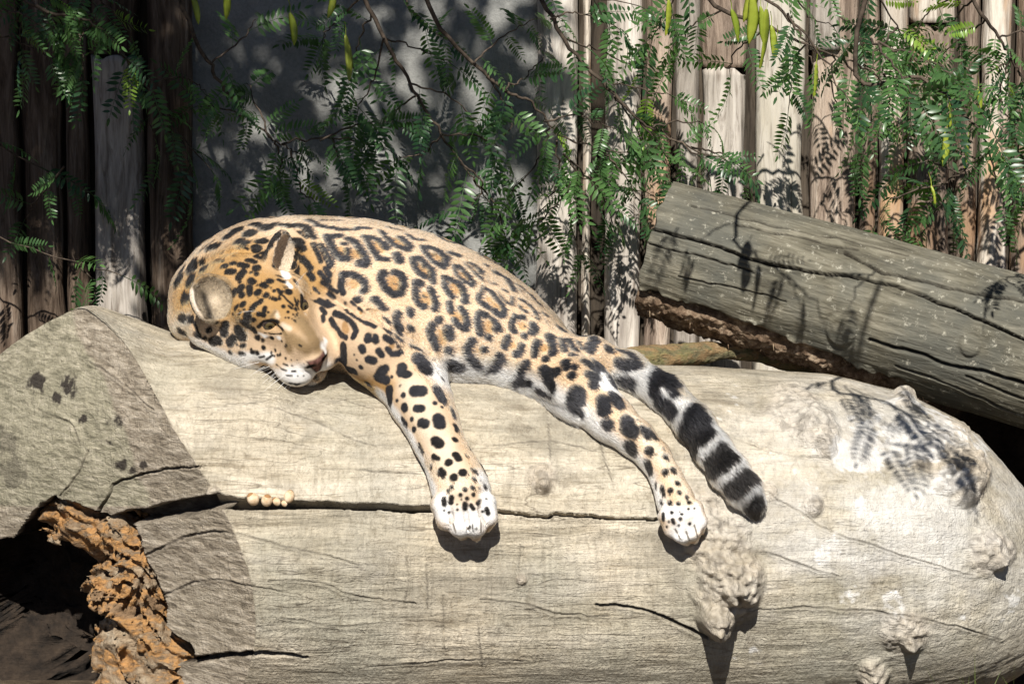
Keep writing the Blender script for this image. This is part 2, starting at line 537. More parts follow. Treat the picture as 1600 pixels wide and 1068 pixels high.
    for wx, wy, wr, wa in ((1345, 710, 75, 1), (1430, 690, 95, 1), (1350, 800, 50, .8), (1295, 862, 55, .75), (1325, 932, 60, .8), (1395, 940, 55, .8), (1470, 760, 60, .9), (1230, 830, 60, .5),
                       (1375, 640, 70, .7), (1150, 640, 70, .45), (1590, 930, 40, .7), (1180, 1020, 50, .6), (1260, 760, 50, .5), (1530, 700, 50, .6), (1500, 950, 80, .45), (1450, 850, 80, .45), (700, 850, 160, .25), (1000, 620, 120, .25)):
        r = np.hypot(px - wx, (py - wy) * 1.15) / wr
        white = np.maximum(white, wa * np.clip(1.2 - r, 0, 1) * front)
    i = np.nonzero(white > 0)[0]
    nz = 0.62 * noise3(P[i], (13, 20, 20), 61, 5, 0.66) + 0.35 * noise3(P[i], 60, 62, 3, .6) + 0.25 * noise3(P[i], (5, 9, 9), 63, 2)
    white[i] = sstep(0.42, 0.56, white[i] * 0.72 + 0.75 * nz) * 0.85
    soft = np.clip(1.15 - np.hypot((px - 1390) / 330, (py - 790) / 250), 0, 1) * front
    i = np.nonzero(soft > 0)[0]
    white[i] = np.maximum(white[i], 0.75 * soft[i] * sstep(-0.45, 0.35, noise3(P[i], (9, 14, 14), 64, 5, .65)))
    for mx, my, mr, s in ((70, 640, 110, .85), (60, 760, 90, .9), (1255, 712, 30, .8), (1275, 655, 32, .6), (330, 960, 90, .35), (460, 900, 110, .3), (1440, 815, 30, .5), (560, 760, 120, .3), (300, 770, 60, .4), (1180, 580, 60, .3)):
        r = np.hypot(px - mx, py - my) / mr
        moss = np.maximum(moss, s * np.clip(1.15 - r, 0, 1) * front)
    moss = np.clip(moss * (0.8 + 0.9 * noise3(P, 14, 71, 4)), 0, 1)
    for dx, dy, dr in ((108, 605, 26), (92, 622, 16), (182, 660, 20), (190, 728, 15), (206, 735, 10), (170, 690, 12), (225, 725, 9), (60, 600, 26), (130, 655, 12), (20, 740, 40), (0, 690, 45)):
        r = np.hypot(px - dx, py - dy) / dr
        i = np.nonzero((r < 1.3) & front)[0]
        stain_dark[i] = np.maximum(stain_dark[i], sstep(0.35, 0.6, (1.3 - r[i]) * (0.6 + 0.9 * noise3(P[i], 38, 81, 4, .7))) * 0.95 * (1 if dr < 30 else .5))
    P = P + N * d[:, None]
    # take out the rotten hollow at the foot of the cut end
    P3 = P.reshape(nr, nphi, 3)
    fx, fy = px[F].mean(1), py[F].mean(1)
    fx = fx + 4 * noise3(np.c_[fx, fy, fy * 0] / 12.0, 1, 91, 3); fy = fy + 4 * noise3(np.c_[fx, fy, fy * 0] / 12.0, 1, 92, 3)
    ff = front[F].all(1)
    hole = in_poly(fx, fy, CAVITY) & ff & (P[F].mean(1)[:, 0] < 0)
    holeF = F[hole]
    F = F[~hole]
    endg = iscap.astype(float)
    lx = np.interp(py, [480, 520, 620, 790, 1100], [118, 125, 178, 236, 236]) + 14 * noise3(P * np.array([1, 1, 1]), 14, 33, 3)
    ch = endg * sstep(-5, 5, np.where(py > 790, 50, px - lx))
    # close the rim of the hollow with a torn wall that runs into the log
    E = np.sort(np.stack([F, np.roll(F, -1, 1)], -1).reshape(-1, 2), 1)
    Eo = np.stack([F, np.roll(F, -1, 1)], -1).reshape(-1, 2)
    key = E[:, 0].astype(np.int64) * len(P) + E[:, 1]
    uk, first, cnt = np.unique(key, return_index=True, return_counts=True)
    be = Eo[first[cnt == 1]]
    keep = (px[be].mean(1) < 420) & (P[be].mean(1)[:, 0] < -0.2) & ((be >= nphi) & (be < (nr - 1) * nphi)).all(1)
    be = be[keep]
    bv = np.unique(be); mp = {int(v): i for i, v in enumerate(bv)}
    inward = np.array([0.55, 0.75, 0.05])
    layers = [P]; attrs = [np.arange(len(P))]; prev = {int(v): int(v) for v in bv}; newF = []
    nb = len(bv); off = len(P)
    def sink(base, dep, seed, amp):
        q = base + inward * dep + np.stack([noise3(base, 40, seed + k, 2) for k in range(3)], 1) * amp
        c, r = log_axis(np.maximum(q[:, 0], -1.05))
        rad = np.hypot(q[:, 1], q[:, 2] - c); f = np.minimum(1, 0.90 * r / rad)
        q[:, 1] *= f; q[:, 2] = c + (q[:, 2] - c) * f
        return q
    for li, dep in enumerate((0.018, 0.045, 0.09, 0.15, 0.22)):
        layers.append(sink(P[bv], dep, 101 + li, 0.006 + 0.04 * dep))
        attrs.append(bv)
        cur = {int(v): off + i for i, v in enumerate(bv)}
        newF += [(prev[int(b)], prev[int(a)], cur[int(a)], cur[int(b)]) for a, b in be]
        prev = cur; off += nb
    hv = np.unique(holeF); extra = hv[~np.isin(hv, bv)]
    layers.append(sink(P[extra], 0.22, 131, 0.02)); attrs.append(extra)
    cur = dict(prev); cur.update({int(v): off + i for i, v in enumerate(extra)})
    newF += [tuple(cur[int(v)] for v in f) for f in holeF if all(int(v) in cur for v in f)]
    ext = len(P)
    P = np.vstack(layers); src = np.concatenate(attrs)
    F = np.vstack([F, np.array(newF, dtype=F.dtype)])
    inner_shade = np.zeros(len(P)); inner_shade[ext:] = 1
    z1 = np.stack([white, moss, stain_dark], 1)[src]; z2 = np.stack([endg, ch, burl], 1)[src]
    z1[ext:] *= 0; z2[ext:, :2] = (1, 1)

    m = Mat('weathered_wood')
    gx = m.obj_co((3.0, 26, 26)); g2 = m.obj_co((1.2, 5, 5)); iso = m.obj_co(); g3 = m.obj_co((9, 110, 110)); gv = m.obj_co((60, 8, 8))
    n1 = m.noise(g2, 1.6, 5, 0.6); n2 = m.noise(gx, 1.3, 6, 0.62, 0.6); n3 = m.noise(iso, 5.0, 5, 0.6); nf = m.noise(g3, 1.0, 4, .6, 0.8)
    base = m.ramp(n1, [(0.28, (0.30, 0.27, 0.205)), (0.42, (0.44, 0.39, 0.30)), (0.55, (0.55, 0.49, 0.385)), (0.68, (0.64, 0.58, 0.475)), (0.8, (0.54, 0.445, 0.315))])
    grain = m.ramp(n2, [(0.28, (0.45, 0.42, 0.38)), (0.42, (0.84, 0.83, 0.81)), (0.55, (1.0, 1.0, 1.0)), (0.7, (1.16, 1.15, 1.13))])
    c = m.mix(1.0, base, grain, 'MULTIPLY')
    fine = m.ramp(nf, [(0.30, (0.5, 0.46, 0.40)), (0.44, (1, 1, 1)), (0.66, (1.12, 1.12, 1.12))])
    c = m.mix(0.75, c, fine, 'MULTIPLY')
    grey = m.ramp(n3, [(0.42, (0, 0, 0)), (0.66, (1, 1, 1))])
    c = m.mix(m.math('MULTIPLY', grey, 0.6), c, (0.36, 0.345, 0.295))
    big = m.ramp(m.noise(iso, 2.3, 4, .6), [(0.45, (0, 0, 0)), (0.65, (1, 1, 1))])
    c = m.mix(m.math('MULTIPLY', big, 0.55), c, (0.34, 0.325, 0.25))
    dots = m.ramp(m.noise(iso, 26, 6, .75), [(0.30, (0.45, 0.42, 0.38)), (0.44, (1, 1, 1)), (0.62, (1, 1, 1)), (0.76, (1.25, 1.25, 1.24))])
    c = m.mix(0.7, c, dots, 'MULTIPLY')
    scr = m.noise(m.obj_co((70, 70, 16), (0.35, 0.2, 0.1)), 1.4, 5, .7, 1.5)
    c = m.mix(0.5, c, m.ramp(scr, [(0.34, (0.62, 0.58, 0.52)), (0.46, (1, 1, 1)), (0.62, (1.2, 1.2, 1.19))]), 'MULTIPLY')
    def contour(vec, sc, det, levels, wdt, dist=0.0):
        st = [(0.0, (1, 1, 1))]
        for l in levels:
            st += [(l - wdt, (1, 1, 1)), (l, (0, 0, 0)), (l + wdt, (1, 1, 1))]
        return m.ramp(m.noise(vec, sc, det, .5, dist), st)
    l1 = contour(m.obj_co((1.6, 13, 13), (0, 0.07, 0)), 1.0, 4, (.40, .56), .006, .3)
    l2 = contour(m.obj_co((4.5, 42, 42), (0, 0.12, 0)), 1.0, 4, (.44, .58), .012, .6)
    msk = m.ramp(m.noise(iso, 4.0, 3, .6), [(0.38, (0.05, 0.05, 0.05)), (0.55, (1, 1, 1))])
    for ln_, k_ in ((l1, .75), (l2, .5)):
        c = m.mix(m.math('MULTIPLY', m.math('MULTIPLY', m.math('SUBTRACT', 1.0, ln_), msk), k_), c, (0.10, 0.08, 0.058))
    smud = m.ramp(m.noise(m.obj_co((1, 1, 1.6)), 7.5, 5, .62, .6), [(0.52, (0, 0, 0)), (0.64, (1, 1, 1))])
    c = m.mix(m.math('MULTIPLY', smud, 0.5), c, (0.235, 0.21, 0.165))
    pale = m.ramp(m.noise(m.obj_co((.7, 1.4, 1.4)), 6.0, 5, .65), [(0.55, (0, 0, 0)), (0.68, (1, 1, 1))])
    c = m.mix(m.math('MULTIPLY', pale, 0.3), c, (0.66, 0.62, 0.54))
    vs_ = m.ramp(m.noise(gv, 1.0, 3, 0.6), [(0.56, (0, 0, 0)), (0.68, (1, 1, 1))])
    c = m.mix(m.math('MULTIPLY', vs_, 0.3), c, (0.22, 0.195, 0.15))
    sep = m.n('SeparateColor'); m.link(m.attr('zone'), sep.inputs[0])
    sep2 = m.n('SeparateColor'); m.link(m.attr('zone_b'), sep2.inputs[0])
    # sawn end: radial and ring figure; chamfer: darker, brown grey
    ge = m.obj_co((14, 14, 60), (0.5, 0, 0)); ne = m.noise(ge, 1.6, 6, 0.65, 0.5)
    endc = m.ramp(ne, [(0.28, (0.14, 0.13, 0.09)), (0.45, (0.31, 0.285, 0.205)), (0.6, (0.46, 0.42, 0.315)), (0.75, (0.56, 0.51, 0.40))])
    gch = m.obj_co((9, 20, 75), (0, -0.35, 0)); nc = m.noise(gch, 1.3, 6, 0.68, 0.4)
    chc = m.ramp(nc, [(0.3, (0.11, 0.09, 0.067)), (0.45, (0.29, 0.245, 0.185)), (0.6, (0.47, 0.41, 0.325)), (0.75, (0.60, 0.53, 0.43))])
    endc = m.mix(sep2.outputs[1], endc, chc)
    c = m.mix(sep2.outputs[0], c, endc)
    brl = m.ramp(m.noise(iso, 55.0, 4, 0.6), [(0.3, (0.42, 0.35, 0.26)), (0.6, (0.62, 0.55, 0.46))])
    c = m.mix(m.math('MULTIPLY', sep2.outputs[2], 0.55), c, brl)
    c = m.mix(1.0, c, (0.95, 0.94, 0.935), 'MULTIPLY')
    c = m.mix(m.math('MULTIPLY', sep.outputs[1], 0.28), c, (0.25, 0.24, 0.165))
    wc = m.ramp(m.noise(iso, 30, 5, .7), [(0.35, (0.62, 0.60, 0.57)), (0.6, (0.80, 0.79, 0.77))])
    c = m.mix(m.math('MULTIPLY', sep.outputs[0], 0.85), c, wc)
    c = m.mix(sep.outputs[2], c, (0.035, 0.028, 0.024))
    c = m.mix(m.attr('inner_shade', 'Fac'), c, m.ramp(m.noise(iso, 30, 6, .7), [(0.35, (0.012, 0.009, 0.007)), (0.7, (0.05, 0.035, 0.024))]))  # hollow walls coloured near black to stand for its deep shade
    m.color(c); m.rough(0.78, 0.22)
    wav = m.noise(iso, 70, 3, 0.5, 2.2)
    h = m.math('ADD', m.math('MULTIPLY', n2, 0.8), m.math('ADD', m.math('MULTIPLY', nf, 0.5), m.math('MULTIPLY', wav, m.math('SUBTRACT', 0.5, m.math('MULTIPLY', sep2.outputs[0], 0.42)))))
    h = m.math('ADD', h, m.math('ADD', m.math('MULTIPLY', scr, 0.8), m.math('MULTIPLY', l1, 0.15)))
    h = m.math('ADD', h, m.math('MULTIPLY', m.math('MULTIPLY', nc, sep2.outputs[0]), 0.9))
    m.bump(h, 0.9, 0.007)
    root = empty('fallen_log', (0, 0, GROUND_Z))
    ob = mesh_obj('trunk', P - np.array([0, 0, GROUND_Z]), F, m.m, root)
    color_attr(ob, 'zone', z1); color_attr(ob, 'zone_b', z2)
    a = ob.data.attributes.new('inner_shade', 'FLOAT', 'POINT'); a.data.foreach_set('value', inner_shade.astype(np.float32))
    tag(root, 'huge pale barkless fallen log with a sawn end, lying under the jaguar', 'log')
    return root, ob
LOG, TRUNK = build_log()

def build_rot():
    """crumbling heartwood left standing inside the hollow end"""
    def pt(px, py, dy=0.05):
        d = plane_hit(PL2, px, py); return d + np.array([0.02, dy, 0])
    h = 0.0045
    blobs = [((110, 815), 44, .05), ((70, 815), 30, .05), ((165, 838), 40, .06), ((200, 850), 28, .07), ((150, 850), 26, .08), ((205, 885), 46, .06), ((185, 925), 50, .06), ((160, 920), 38, .06),
             ((225, 950), 42, .07), ((215, 990), 46, .06), ((185, 1015), 40, .04), ((240, 1020), 44, .05), ((190, 1060), 50, .04), ((265, 1040), 36, .05), ((245, 905), 26, .10), ((230, 1080), 60, .05)]
    C = [(pt(*b[0], b[2]), b[1] / 720.0) for b in blobs]
    lo = np.min([c - r - 0.03 for c, r in C], 0); hi = np.max([c + r + 0.03 for c, r in C], 0)
    n = np.ceil((hi - lo) / h).astype(int) + 1
    g = np.stack(np.meshgrid(*[lo[k] + h * np.arange(n[k]) for k in range(3)], indexing='ij'), -1).reshape(-1, 3)
    f = np.full(len(g), 1.0)
    for c, r in C:
        q = (g - c) * np.array([1, 0.8, 1])
        dd = np.sqrt((q * q).sum(1)) - r
        k = 0.03; hh = np.maximum(k - np.abs(f - dd), 0) / k
        f = np.minimum(f, dd) - hh * hh * k / 4
    near = np.abs(f) < 0.06
    gg = g[near]
    s1 = (gg[:, 2] * 0.85 + gg[:, 0] * 0.5 + 0.2 * gg[:, 1]) * 26 + 1.6 * noise3(gg, 11, 5, 3)
    s2 = (gg[:, 2] * 0.4 - gg[:, 0] * 0.8 + 0.4 * gg[:, 1]) * 62 + 1.8 * noise3(gg, 22, 6, 3)
    f[near] += 0.024 * (s1 - np.floor(s1) - 0.5) + 0.009 * (s2 - np.floor(s2) - 0.5) + 0.030 * noise3(gg, 16, 8, 3) + 0.03 * np.abs(noise3(gg, (12, 12, 18), 12, 3)) + 0.006 * noise3(gg, 90, 9, 3)
    V, F = surface_nets(f.reshape(n), lo, h)
    m = Mat('rotten_wood'); co = m.obj_co(); cl = m.obj_co((1, 1, 2.2))
    n1 = m.noise(cl, 9.0, 5, .65); n2 = m.noise(cl, 38, 6, .7, .6)
    c = m.ramp(n1, [(0.28, (0.13, 0.085, 0.05)), (0.40, (0.30, 0.20, 0.12)), (0.47, (0.50, 0.275, 0.11)), (0.52, (0.27, 0.19, 0.12)), (0.60, (0.42, 0.33, 0.23)), (0.72, (0.50, 0.44, 0.35))])
    c = m.mix(0.75, c, m.ramp(n2, [(0.32, (0.30, 0.27, 0.24)), (0.5, (0.95, 0.93, 0.9)), (0.7, (1.15, 1.12, 1.05))]), 'MULTIPLY')
    m.color(c); m.rough(0.95, 0.1); m.bump(m.math('ADD', n2, m.noise(co, 150, 4, .7)), 1.0, 0.008)
    o = mesh_obj('rotten_heartwood', V - np.array([0, 0, GROUND_Z]), F, m.m, LOG)
    o['label'] = 'crumbling orange brown rotten heartwood in the hollow'
build_rot()
# ------------------------------------------------------------------ the jaguar: one continuous body
PXM = 793.65
class Field:
    """signed distance field on a grid, built from soft-blended shapes"""
    def __init__(self, lo, hi, h):
        self.lo = np.array(lo, float); self.h = h
        self.n = np.ceil((np.array(hi) - self.lo) / h).astype(int) + 1
        self.f = np.full(self.n, 1.0, np.float32)
    def box(self, lo, hi):
        i0 = np.clip(np.floor((lo - self.lo) / self.h).astype(int), 0, self.n - 1)
        i1 = np.clip(np.ceil((hi - self.lo) / self.h).astype(int) + 1, 1, self.n)
        sl = tuple(slice(a, b) for a, b in zip(i0, i1))
        ax = [(self.lo[k] + self.h * np.arange(i0[k], i1[k])).astype(np.float32) for k in range(3)]
        return sl, ax
    def blend(self, sl, d, k, op='+'):
        a = self.f[sl]
        if op == '+':
            h = np.maximum(k - np.abs(a - d), 0) / k
            self.f[sl] = np.minimum(a, d) - h * h * k * 0.25
        else:
            d = -d
            h = np.maximum(k - np.abs(a - d), 0) / k
            self.f[sl] = np.maximum(a, d) + h * h * k * 0.25
    def cone(self, a, b, ra, rb, k=0.03, op='+'):
        a = np.asarray(a, float); b = np.asarray(b, float)
        m = max(ra, rb) + k + 2 * self.h
        sl, ax = self.box(np.minimum(a, b) - m, np.maximum(a, b) + m)
        X, Y, Z = np.meshgrid(*ax, indexing='ij', sparse=True)
        ab = b - a; L = float(ab @ ab) + 1e-12
        t = np.clip(((X - a[0]) * ab[0] + (Y - a[1]) * ab[1] + (Z - a[2]) * ab[2]) / L, 0, 1)
        d = np.sqrt((X - a[0] - t * ab[0]) ** 2 + (Y - a[1] - t * ab[1]) ** 2 + (Z - a[2] - t * ab[2]) ** 2) - (ra + (rb - ra) * t)
        self.blend(sl, d.astype(np.float32), k, op)
    def ell(self, c, r, B=None, k=0.03, op='+'):
        """ellipsoid with radii r along the rows of B"""
        c = np.asarray(c, float); r = np.asarray(r, float)
        B = np.eye(3) if B is None else B
        ext = np.sqrt(((B * r[:, None]) ** 2).sum(0)) + k + 2 * self.h
        sl, ax = self.box(c - ext, c + ext)
        X, Y, Z = np.meshgrid(*[ax[i] - c[i] for i in range(3)], indexing='ij', sparse=True)
        q0 = 0; q1 = 0
        for i in range(3):
            u = (X * B[i, 0] + Y * B[i, 1] + Z * B[i, 2])
            q0 = q0 + (u / r[i]) ** 2; q1 = q1 + (u / r[i] ** 2) ** 2
        q0 = np.sqrt(q0); q1 = np.sqrt(q1) + 1e-9
        self.blend(sl, (q0 * (q0 - 1) / q1).astype(np.float32), k, op)
    def first(self, px, py):
        """first surface point along the line of sight"""
        d = ray(px, py); d = d / np.linalg.norm(d)
        t = np.arange(4.4, 6.3, self.h * 0.5)
        P = CAM + d * t[:, None]
        i = np.round((P - self.lo) / self.h).astype(int)
        ok = ((i >= 0) & (i < self.n)).all(1)
        v = np.ones(len(P)); j = i[ok]; v[ok] = self.f[j[:, 0], j[:, 1], j[:, 2]]
        return P[np.argmax(v < 0)] if (v < 0).any() else P[np.argmin(v)]
    def chain(self, pts, k=0.03):
        for (a, ra), (b, rb) in zip(pts[:-1], pts[1:]):
            self.cone(a, b, ra, rb, k)

# head frame: lateral (to the far side), forward (muzzle), up (crown)
_L = np.array([0.80, 0.37, 0.47]); _L /= np.linalg.norm(_L)          # world X, Y(depth), Z
_Fw = np.array([0.583, -0.657, -0.477]); _Fw -= _L * (_Fw @ _L); _Fw /= np.linalg.norm(_Fw)
_U = np.cross(_L, _Fw); _U = _U if _U[2] > 0 else -_U
HB = np.stack([_L, _Fw, _U])
HC = at(422, 486, -0.125)
HS = 1.10
def hp(l, f, u):
    return HC + HS * (l * _L + f * _Fw + u * _U)

def limb(px, py, r, out=0.8):
    """a point of a limb that hangs against the trunk: centre, radius"""
    rr = r / PXM
    return on_log(px, py, rr * out), rr

SPINE = [(331, 476, .035, 57), (360, 452, .03, 72), (408, 437, .03, 83), (470, 450, .025, 104), (560, 465, .02, 114), (645, 487, .015, 115), (718, 513, .01, 107), (780, 543, .0, 90), (830, 573, -.01, 68), (872, 598, -.015, 46)]
TAIL = [(880, 556, 26), (925, 555, 27), (980, 579, 26), (1040, 616, 25), (1084, 661, 25), (1112, 699, 24), (1137, 734, 25), (1161, 763, 23), (1176, 786, 14), (1180, 800, 6)]

EYES = []; EARS = []
def build_cat_field():
    Fd = Field((-0.72, -0.66, 0.55), (0.56, 0.24, 1.36), 0.0045)
    sp = [(at(x, y, Y), r / PXM) for x, y, Y, r in SPINE]
    Fd.chain(sp, 0.05)
    # flank and belly sag on the trunk
    Fd.ell(at(650, 515, -0.06), (0.17, 0.12, 0.105), k=0.06)
    Fd.ell(at(760, 535, -0.07), (0.13, 0.10, 0.085), k=0.06)
    Fd.chain([limb(705, 540, 42, .62), limb(790, 556, 42, .62), limb(862, 590, 44, .62)], 0.05)
    # chest and the near shoulder blade
    Fd.ell(at(530, 508, -0.06), (0.10, 0.09, 0.09), k=0.05)
    Fd.ell(at(475, 430, -0.01), (0.07, 0.07, 0.085), k=0.05)
    # cheek and throat pressed on the wood
    Fd.cone(at(325, 512, -0.085), at(400, 545, -0.115), 0.040, 0.048, 0.03)
    # neck round to the head
    Fd.cone(at(395, 445, 0.02), hp(0, -0.085, -0.02), 0.085, 0.070, 0.04)
    Fd.cone(at(335, 474, 0.0), hp(-0.02, -0.08, -0.03), 0.066, 0.06, 0.04)
    Fd.cone(at(302, 500, 0.02), at(314, 458, 0.03), 0.046, 0.055, 0.03)
    # near fore leg hanging down the trunk
    Fd.chain([(at(540, 492, -0.085), 0.066), (at(590, 542, -0.17), 0.068), limb(638, 588, 51, .85), limb(658, 627, 43, .8), limb(675, 662, 36, .75), limb(686, 692, 32, .75), limb(702, 722, 31, .8), limb(715, 750, 36, .75), limb(723, 775, 37, .75), limb(727, 795, 33, .75)], 0.025)
    # near hind leg
    Fd.chain([(at(825, 562, -0.085), 0.094), (at(870, 588, -0.12), 0.080), limb(908, 613, 47, .8), limb(955, 655, 32, .75), limb(993, 685, 25, .75), limb(1022, 713, 21, .8), limb(1042, 748, 20, .85), limb(1055, 780, 24, .85), limb(1062, 803, 25, .85)], 0.022)
    # tail
    Fd.chain([(at(x, y, surf_y(x, max(y, 590)) - 0.8 * r / PXM), r / PXM) for x, y, r in TAIL], 0.015)
    # paws: four toes each
    for toes in ([(691, 788, 17, 699, 812, 15, 706, 822, 8), (715, 797, 18, 719, 822, 16, 722, 834, 9), (740, 798, 18, 743, 822, 16, 743, 836, 9), (758, 785, 16, 762, 808, 14, 761, 822, 8)],
                 [(1043, 806, 14, 1050, 826, 12, 1057, 837, 7), (1056, 812, 15, 1065, 834, 13, 1071, 845, 7), (1073, 810, 15, 1081, 830, 13, 1085, 842, 7), (1084, 794, 14, 1092, 815, 12, 1094, 828, 7)]):
        for x0, y0, r0, x1, y1, r1, x2, y2, r2 in toes:
            a, ra = limb(x0, y0, r0, 2.7); b, rb = limb(x1, y1, r1, 2.9); c2, rc = limb(x2, y2, r2, 3.2)
            Fd.cone(a, b, ra, rb, 0.005); Fd.cone(b, c2, rb, rc, 0.006)
        for (t0, t1) in zip(toes[:-1], toes[1:]):
            g0, _ = limb((t0[0] + t1[0]) / 2, (t0[1] + t1[1]) / 2 + 3, 10, 6.2); g1, _ = limb((t0[3] + t1[3]) / 2, (t0[4] + t1[4]) / 2 + 4, 10, 5.0)
            Fd.cone(g0, g1, 0.004, 0.0065, 0.006, '-')
    # ---- head
    e = lambda c, r, k=0.02, B=HB, op='+': Fd.ell(hp(*c), np.array(r) * HS, B, k, op)
    c = lambda a, b, ra, rb, k=0.02, op='+': Fd.cone(hp(*a), hp(*b), ra * HS, rb * HS, k, op)
    e((0, -0.045, 0.006), (0.086, 0.095, 0.070), 0.04)
    e((0, 0.012, 0.020), (0.064, 0.075, 0.047), 0.03)
    for s in (-1, 1):
        e((s * 0.056, -0.008, -0.034), (0.045, 0.064, 0.046), 0.03)      # cheeks
        e((s * 0.045, -0.055, -0.042), (0.052, 0.060, 0.047), 0.03)      # jaw muscle
        c((s * 0.024, 0.050, 0.056), (s * 0.052, 0.020, 0.050), 0.013, 0.014, 0.02)   # brow
        e((s * 0.027, 0.106, -0.034), (0.034, 0.043, 0.031), 0.012)      # whisker pads
        e((s * 0.045, 0.045, -0.016), (0.026, 0.042, 0.027), 0.025)      # cheek bone
    c((0, 0.030, 0.036), (0, 0.112, 0.008), 0.040, 0.032, 0.025)         # bridge of the nose
    e((0, 0.080, -0.020), (0.046, 0.055, 0.036), 0.025)
    e((0, 0.140, -0.003), (0.025, 0.017, 0.015), 0.008)                  # nose leather
    e((0, 0.096, -0.069), (0.033, 0.040, 0.019), 0.008)                  # chin
    c((0, -0.02, -0.064), (0, 0.075, -0.066), 0.040, 0.027, 0.02)        # lower jaw
    for s in (-1, 1):
        e((s * 0.013, 0.158, -0.006), (0.008, 0.012, 0.0045), 0.004, op='-')  # nostrils
    EYES.clear()
    for (ex, ey), s in (((421, 510), -1), ((479, 477), 1)):              # eye sockets, set into the face
        p = Fd.first(ex, ey)
        nrm = _Fw * 0.80 + _L * s * 0.45 + _U * 0.40; nrm /= np.linalg.norm(nrm)
        corner = _L * s * 0.85 - _Fw * 0.45 + _U * 0.05; corner -= nrm * (corner @ nrm); corner /= np.linalg.norm(corner)
        EB = np.stack([corner, nrm, np.cross(corner, nrm)])
        Fd.ell(p, (0.0165, 0.014, 0.0052), EB, 0.007, '-')
        EYES.append((p - nrm * 0.0165, nrm))
    c((0, 0.153, -0.014), (0, 0.153, -0.048), 0.003, 0.003, 0.006, '-')  # philtrum
    for s in (-1, 1):                                                      # lip line
        c((0, 0.146, -0.060), (s * 0.050, 0.072, -0.056), 0.004, 0.003, 0.006, '-')
    # ears: cupped, rounded
    for ctr, axis, face, r in ((at(331, 467, -0.158), (-0.36, 0.10, 0.90), (0.50, -0.85, -0.05), (0.050, 0.021, 0.044)),
                               (at(435, 402, -0.105), (0.20, 0.10, 0.95), (0.90, -0.43, 0.0), (0.054, 0.019, 0.040))):
        axis = np.array(axis); axis /= np.linalg.norm(axis)
        face = np.array(face); face -= axis * (face @ axis); face /= np.linalg.norm(face)
        B = np.stack([axis, face, np.cross(axis, face)]); r = np.array(r)
        Fd.ell(ctr, r, B, 0.012); EARS.append((ctr, B, r))
        Fd.ell(ctr + axis * 0.003 + face * 0.0165, r * np.array([.86, 1.35, .82]), B, 0.004, '-')
    return Fd

def build_cat_mesh():
    Fd = build_cat_field()
    V, F = surface_nets(Fd.f, Fd.lo, Fd.h)
    # keep the one big connected surface
    lab = np.arange(len(V))
    E = np.stack([F, np.roll(F, -1, 1)], -1).reshape(-1, 2)
    while True:
        m = np.minimum(lab[E[:, 0]], lab[E[:, 1]]); old = lab.copy()
        np.minimum.at(lab, E[:, 0], m); np.minimum.at(lab, E[:, 1], m)
        lab = lab[lab]
        if (lab == old).all():
            break
    big = np.bincount(lab).argmax()
    keep = lab == big
    new = np.cumsum(keep) - 1
    F = new[F[keep[F].all(1)]]; V = V[keep]
    V = laplacian(V, F, 1, 0.5)
    V, F = quad_subdivide(V, F)
    V = laplacian(V, F, 1, 0.5)
    return V, F

class Shot:
    """looks up the body surface that the photo shows at a pixel"""
    def __init__(self, V, N):
        self.V = V; px, py = project(V); self.px, self.py = px, py
        self.dep = (V - CAM) @ FWD
        view = V - CAM; view /= np.linalg.norm(view, axis=1)[:, None]
        self.face = -(N * view).sum(1)
        ok = np.nonzero(self.face > 0.02)[0]
        bx = (px[ok] / 3).astype(int); by = (py[ok] / 3).astype(int)
        order = np.lexsort((self.dep[ok], by, bx))
        key = bx[order].astype(np.int64) * 4000 + by[order]
        u, first = np.unique(key, return_index=True)
        self.best = {int(k): int(ok[order[f]]) for k, f in zip(u, first)}
    def hit(self, x, y):
        bx, by = int(x / 3), int(y / 3); c = None
        for rad in range(0, 6):
            for i in range(-rad, rad + 1):
                for j in range(-rad, rad + 1):
                    if max(abs(i), abs(j)) == rad:
                        v = self.best.get((bx + i) * 4000 + by + j)
                        if v is not None and (c is None or self.dep[v] < self.dep[c] - 0.004):
                            c = v
            if c is not None and rad >= 1:
                break
        if c is None:
            return None
        d = ray(x, y)
        return CAM + d * self.dep[c]
    def line(self, pts, step=7.0):
        out = []
        pts = np.asarray(pts, float)
        if len(pts) == 1:
            p = self.hit(*pts[0]); return [[p]] if p is not None else []
        q = [pts[0]]
        for a, b in zip(pts[:-1], pts[1:]):
            n = max(1, int(math.ceil(np.hypot(*(b - a)) / step)))
            q += [a + (b - a) * i / n for i in range(1, n + 1)]
        cur = []
        for x, y in q:
            p = self.hit(x, y)
            if p is None or (cur and np.linalg.norm(p - cur[-1]) > 0.05):
                if cur: out.append(cur)
                cur = [] if p is None else [p]
            else:
                cur.append(p)
        if cur: out.append(cur)
        return out
def near_line(V, pts, r):
    """indices and distances of the vertices within r of a 3-D polyline"""
    pts = np.array(pts); lo = pts.min(0) - r; hi = pts.max(0) + r
    idx = np.nonzero((V[:, 0] > lo[0]) & (V[:, 0] < hi[0]) & (V[:, 1] > lo[1]) & (V[:, 1] < hi[1]) & (V[:, 2] > lo[2]) & (V[:, 2] < hi[2]))[0]
    d = poly_dist(V[idx], pts)
    k = d < r
    return idx[k], d[k]

CATV, CATF = build_cat_mesh()
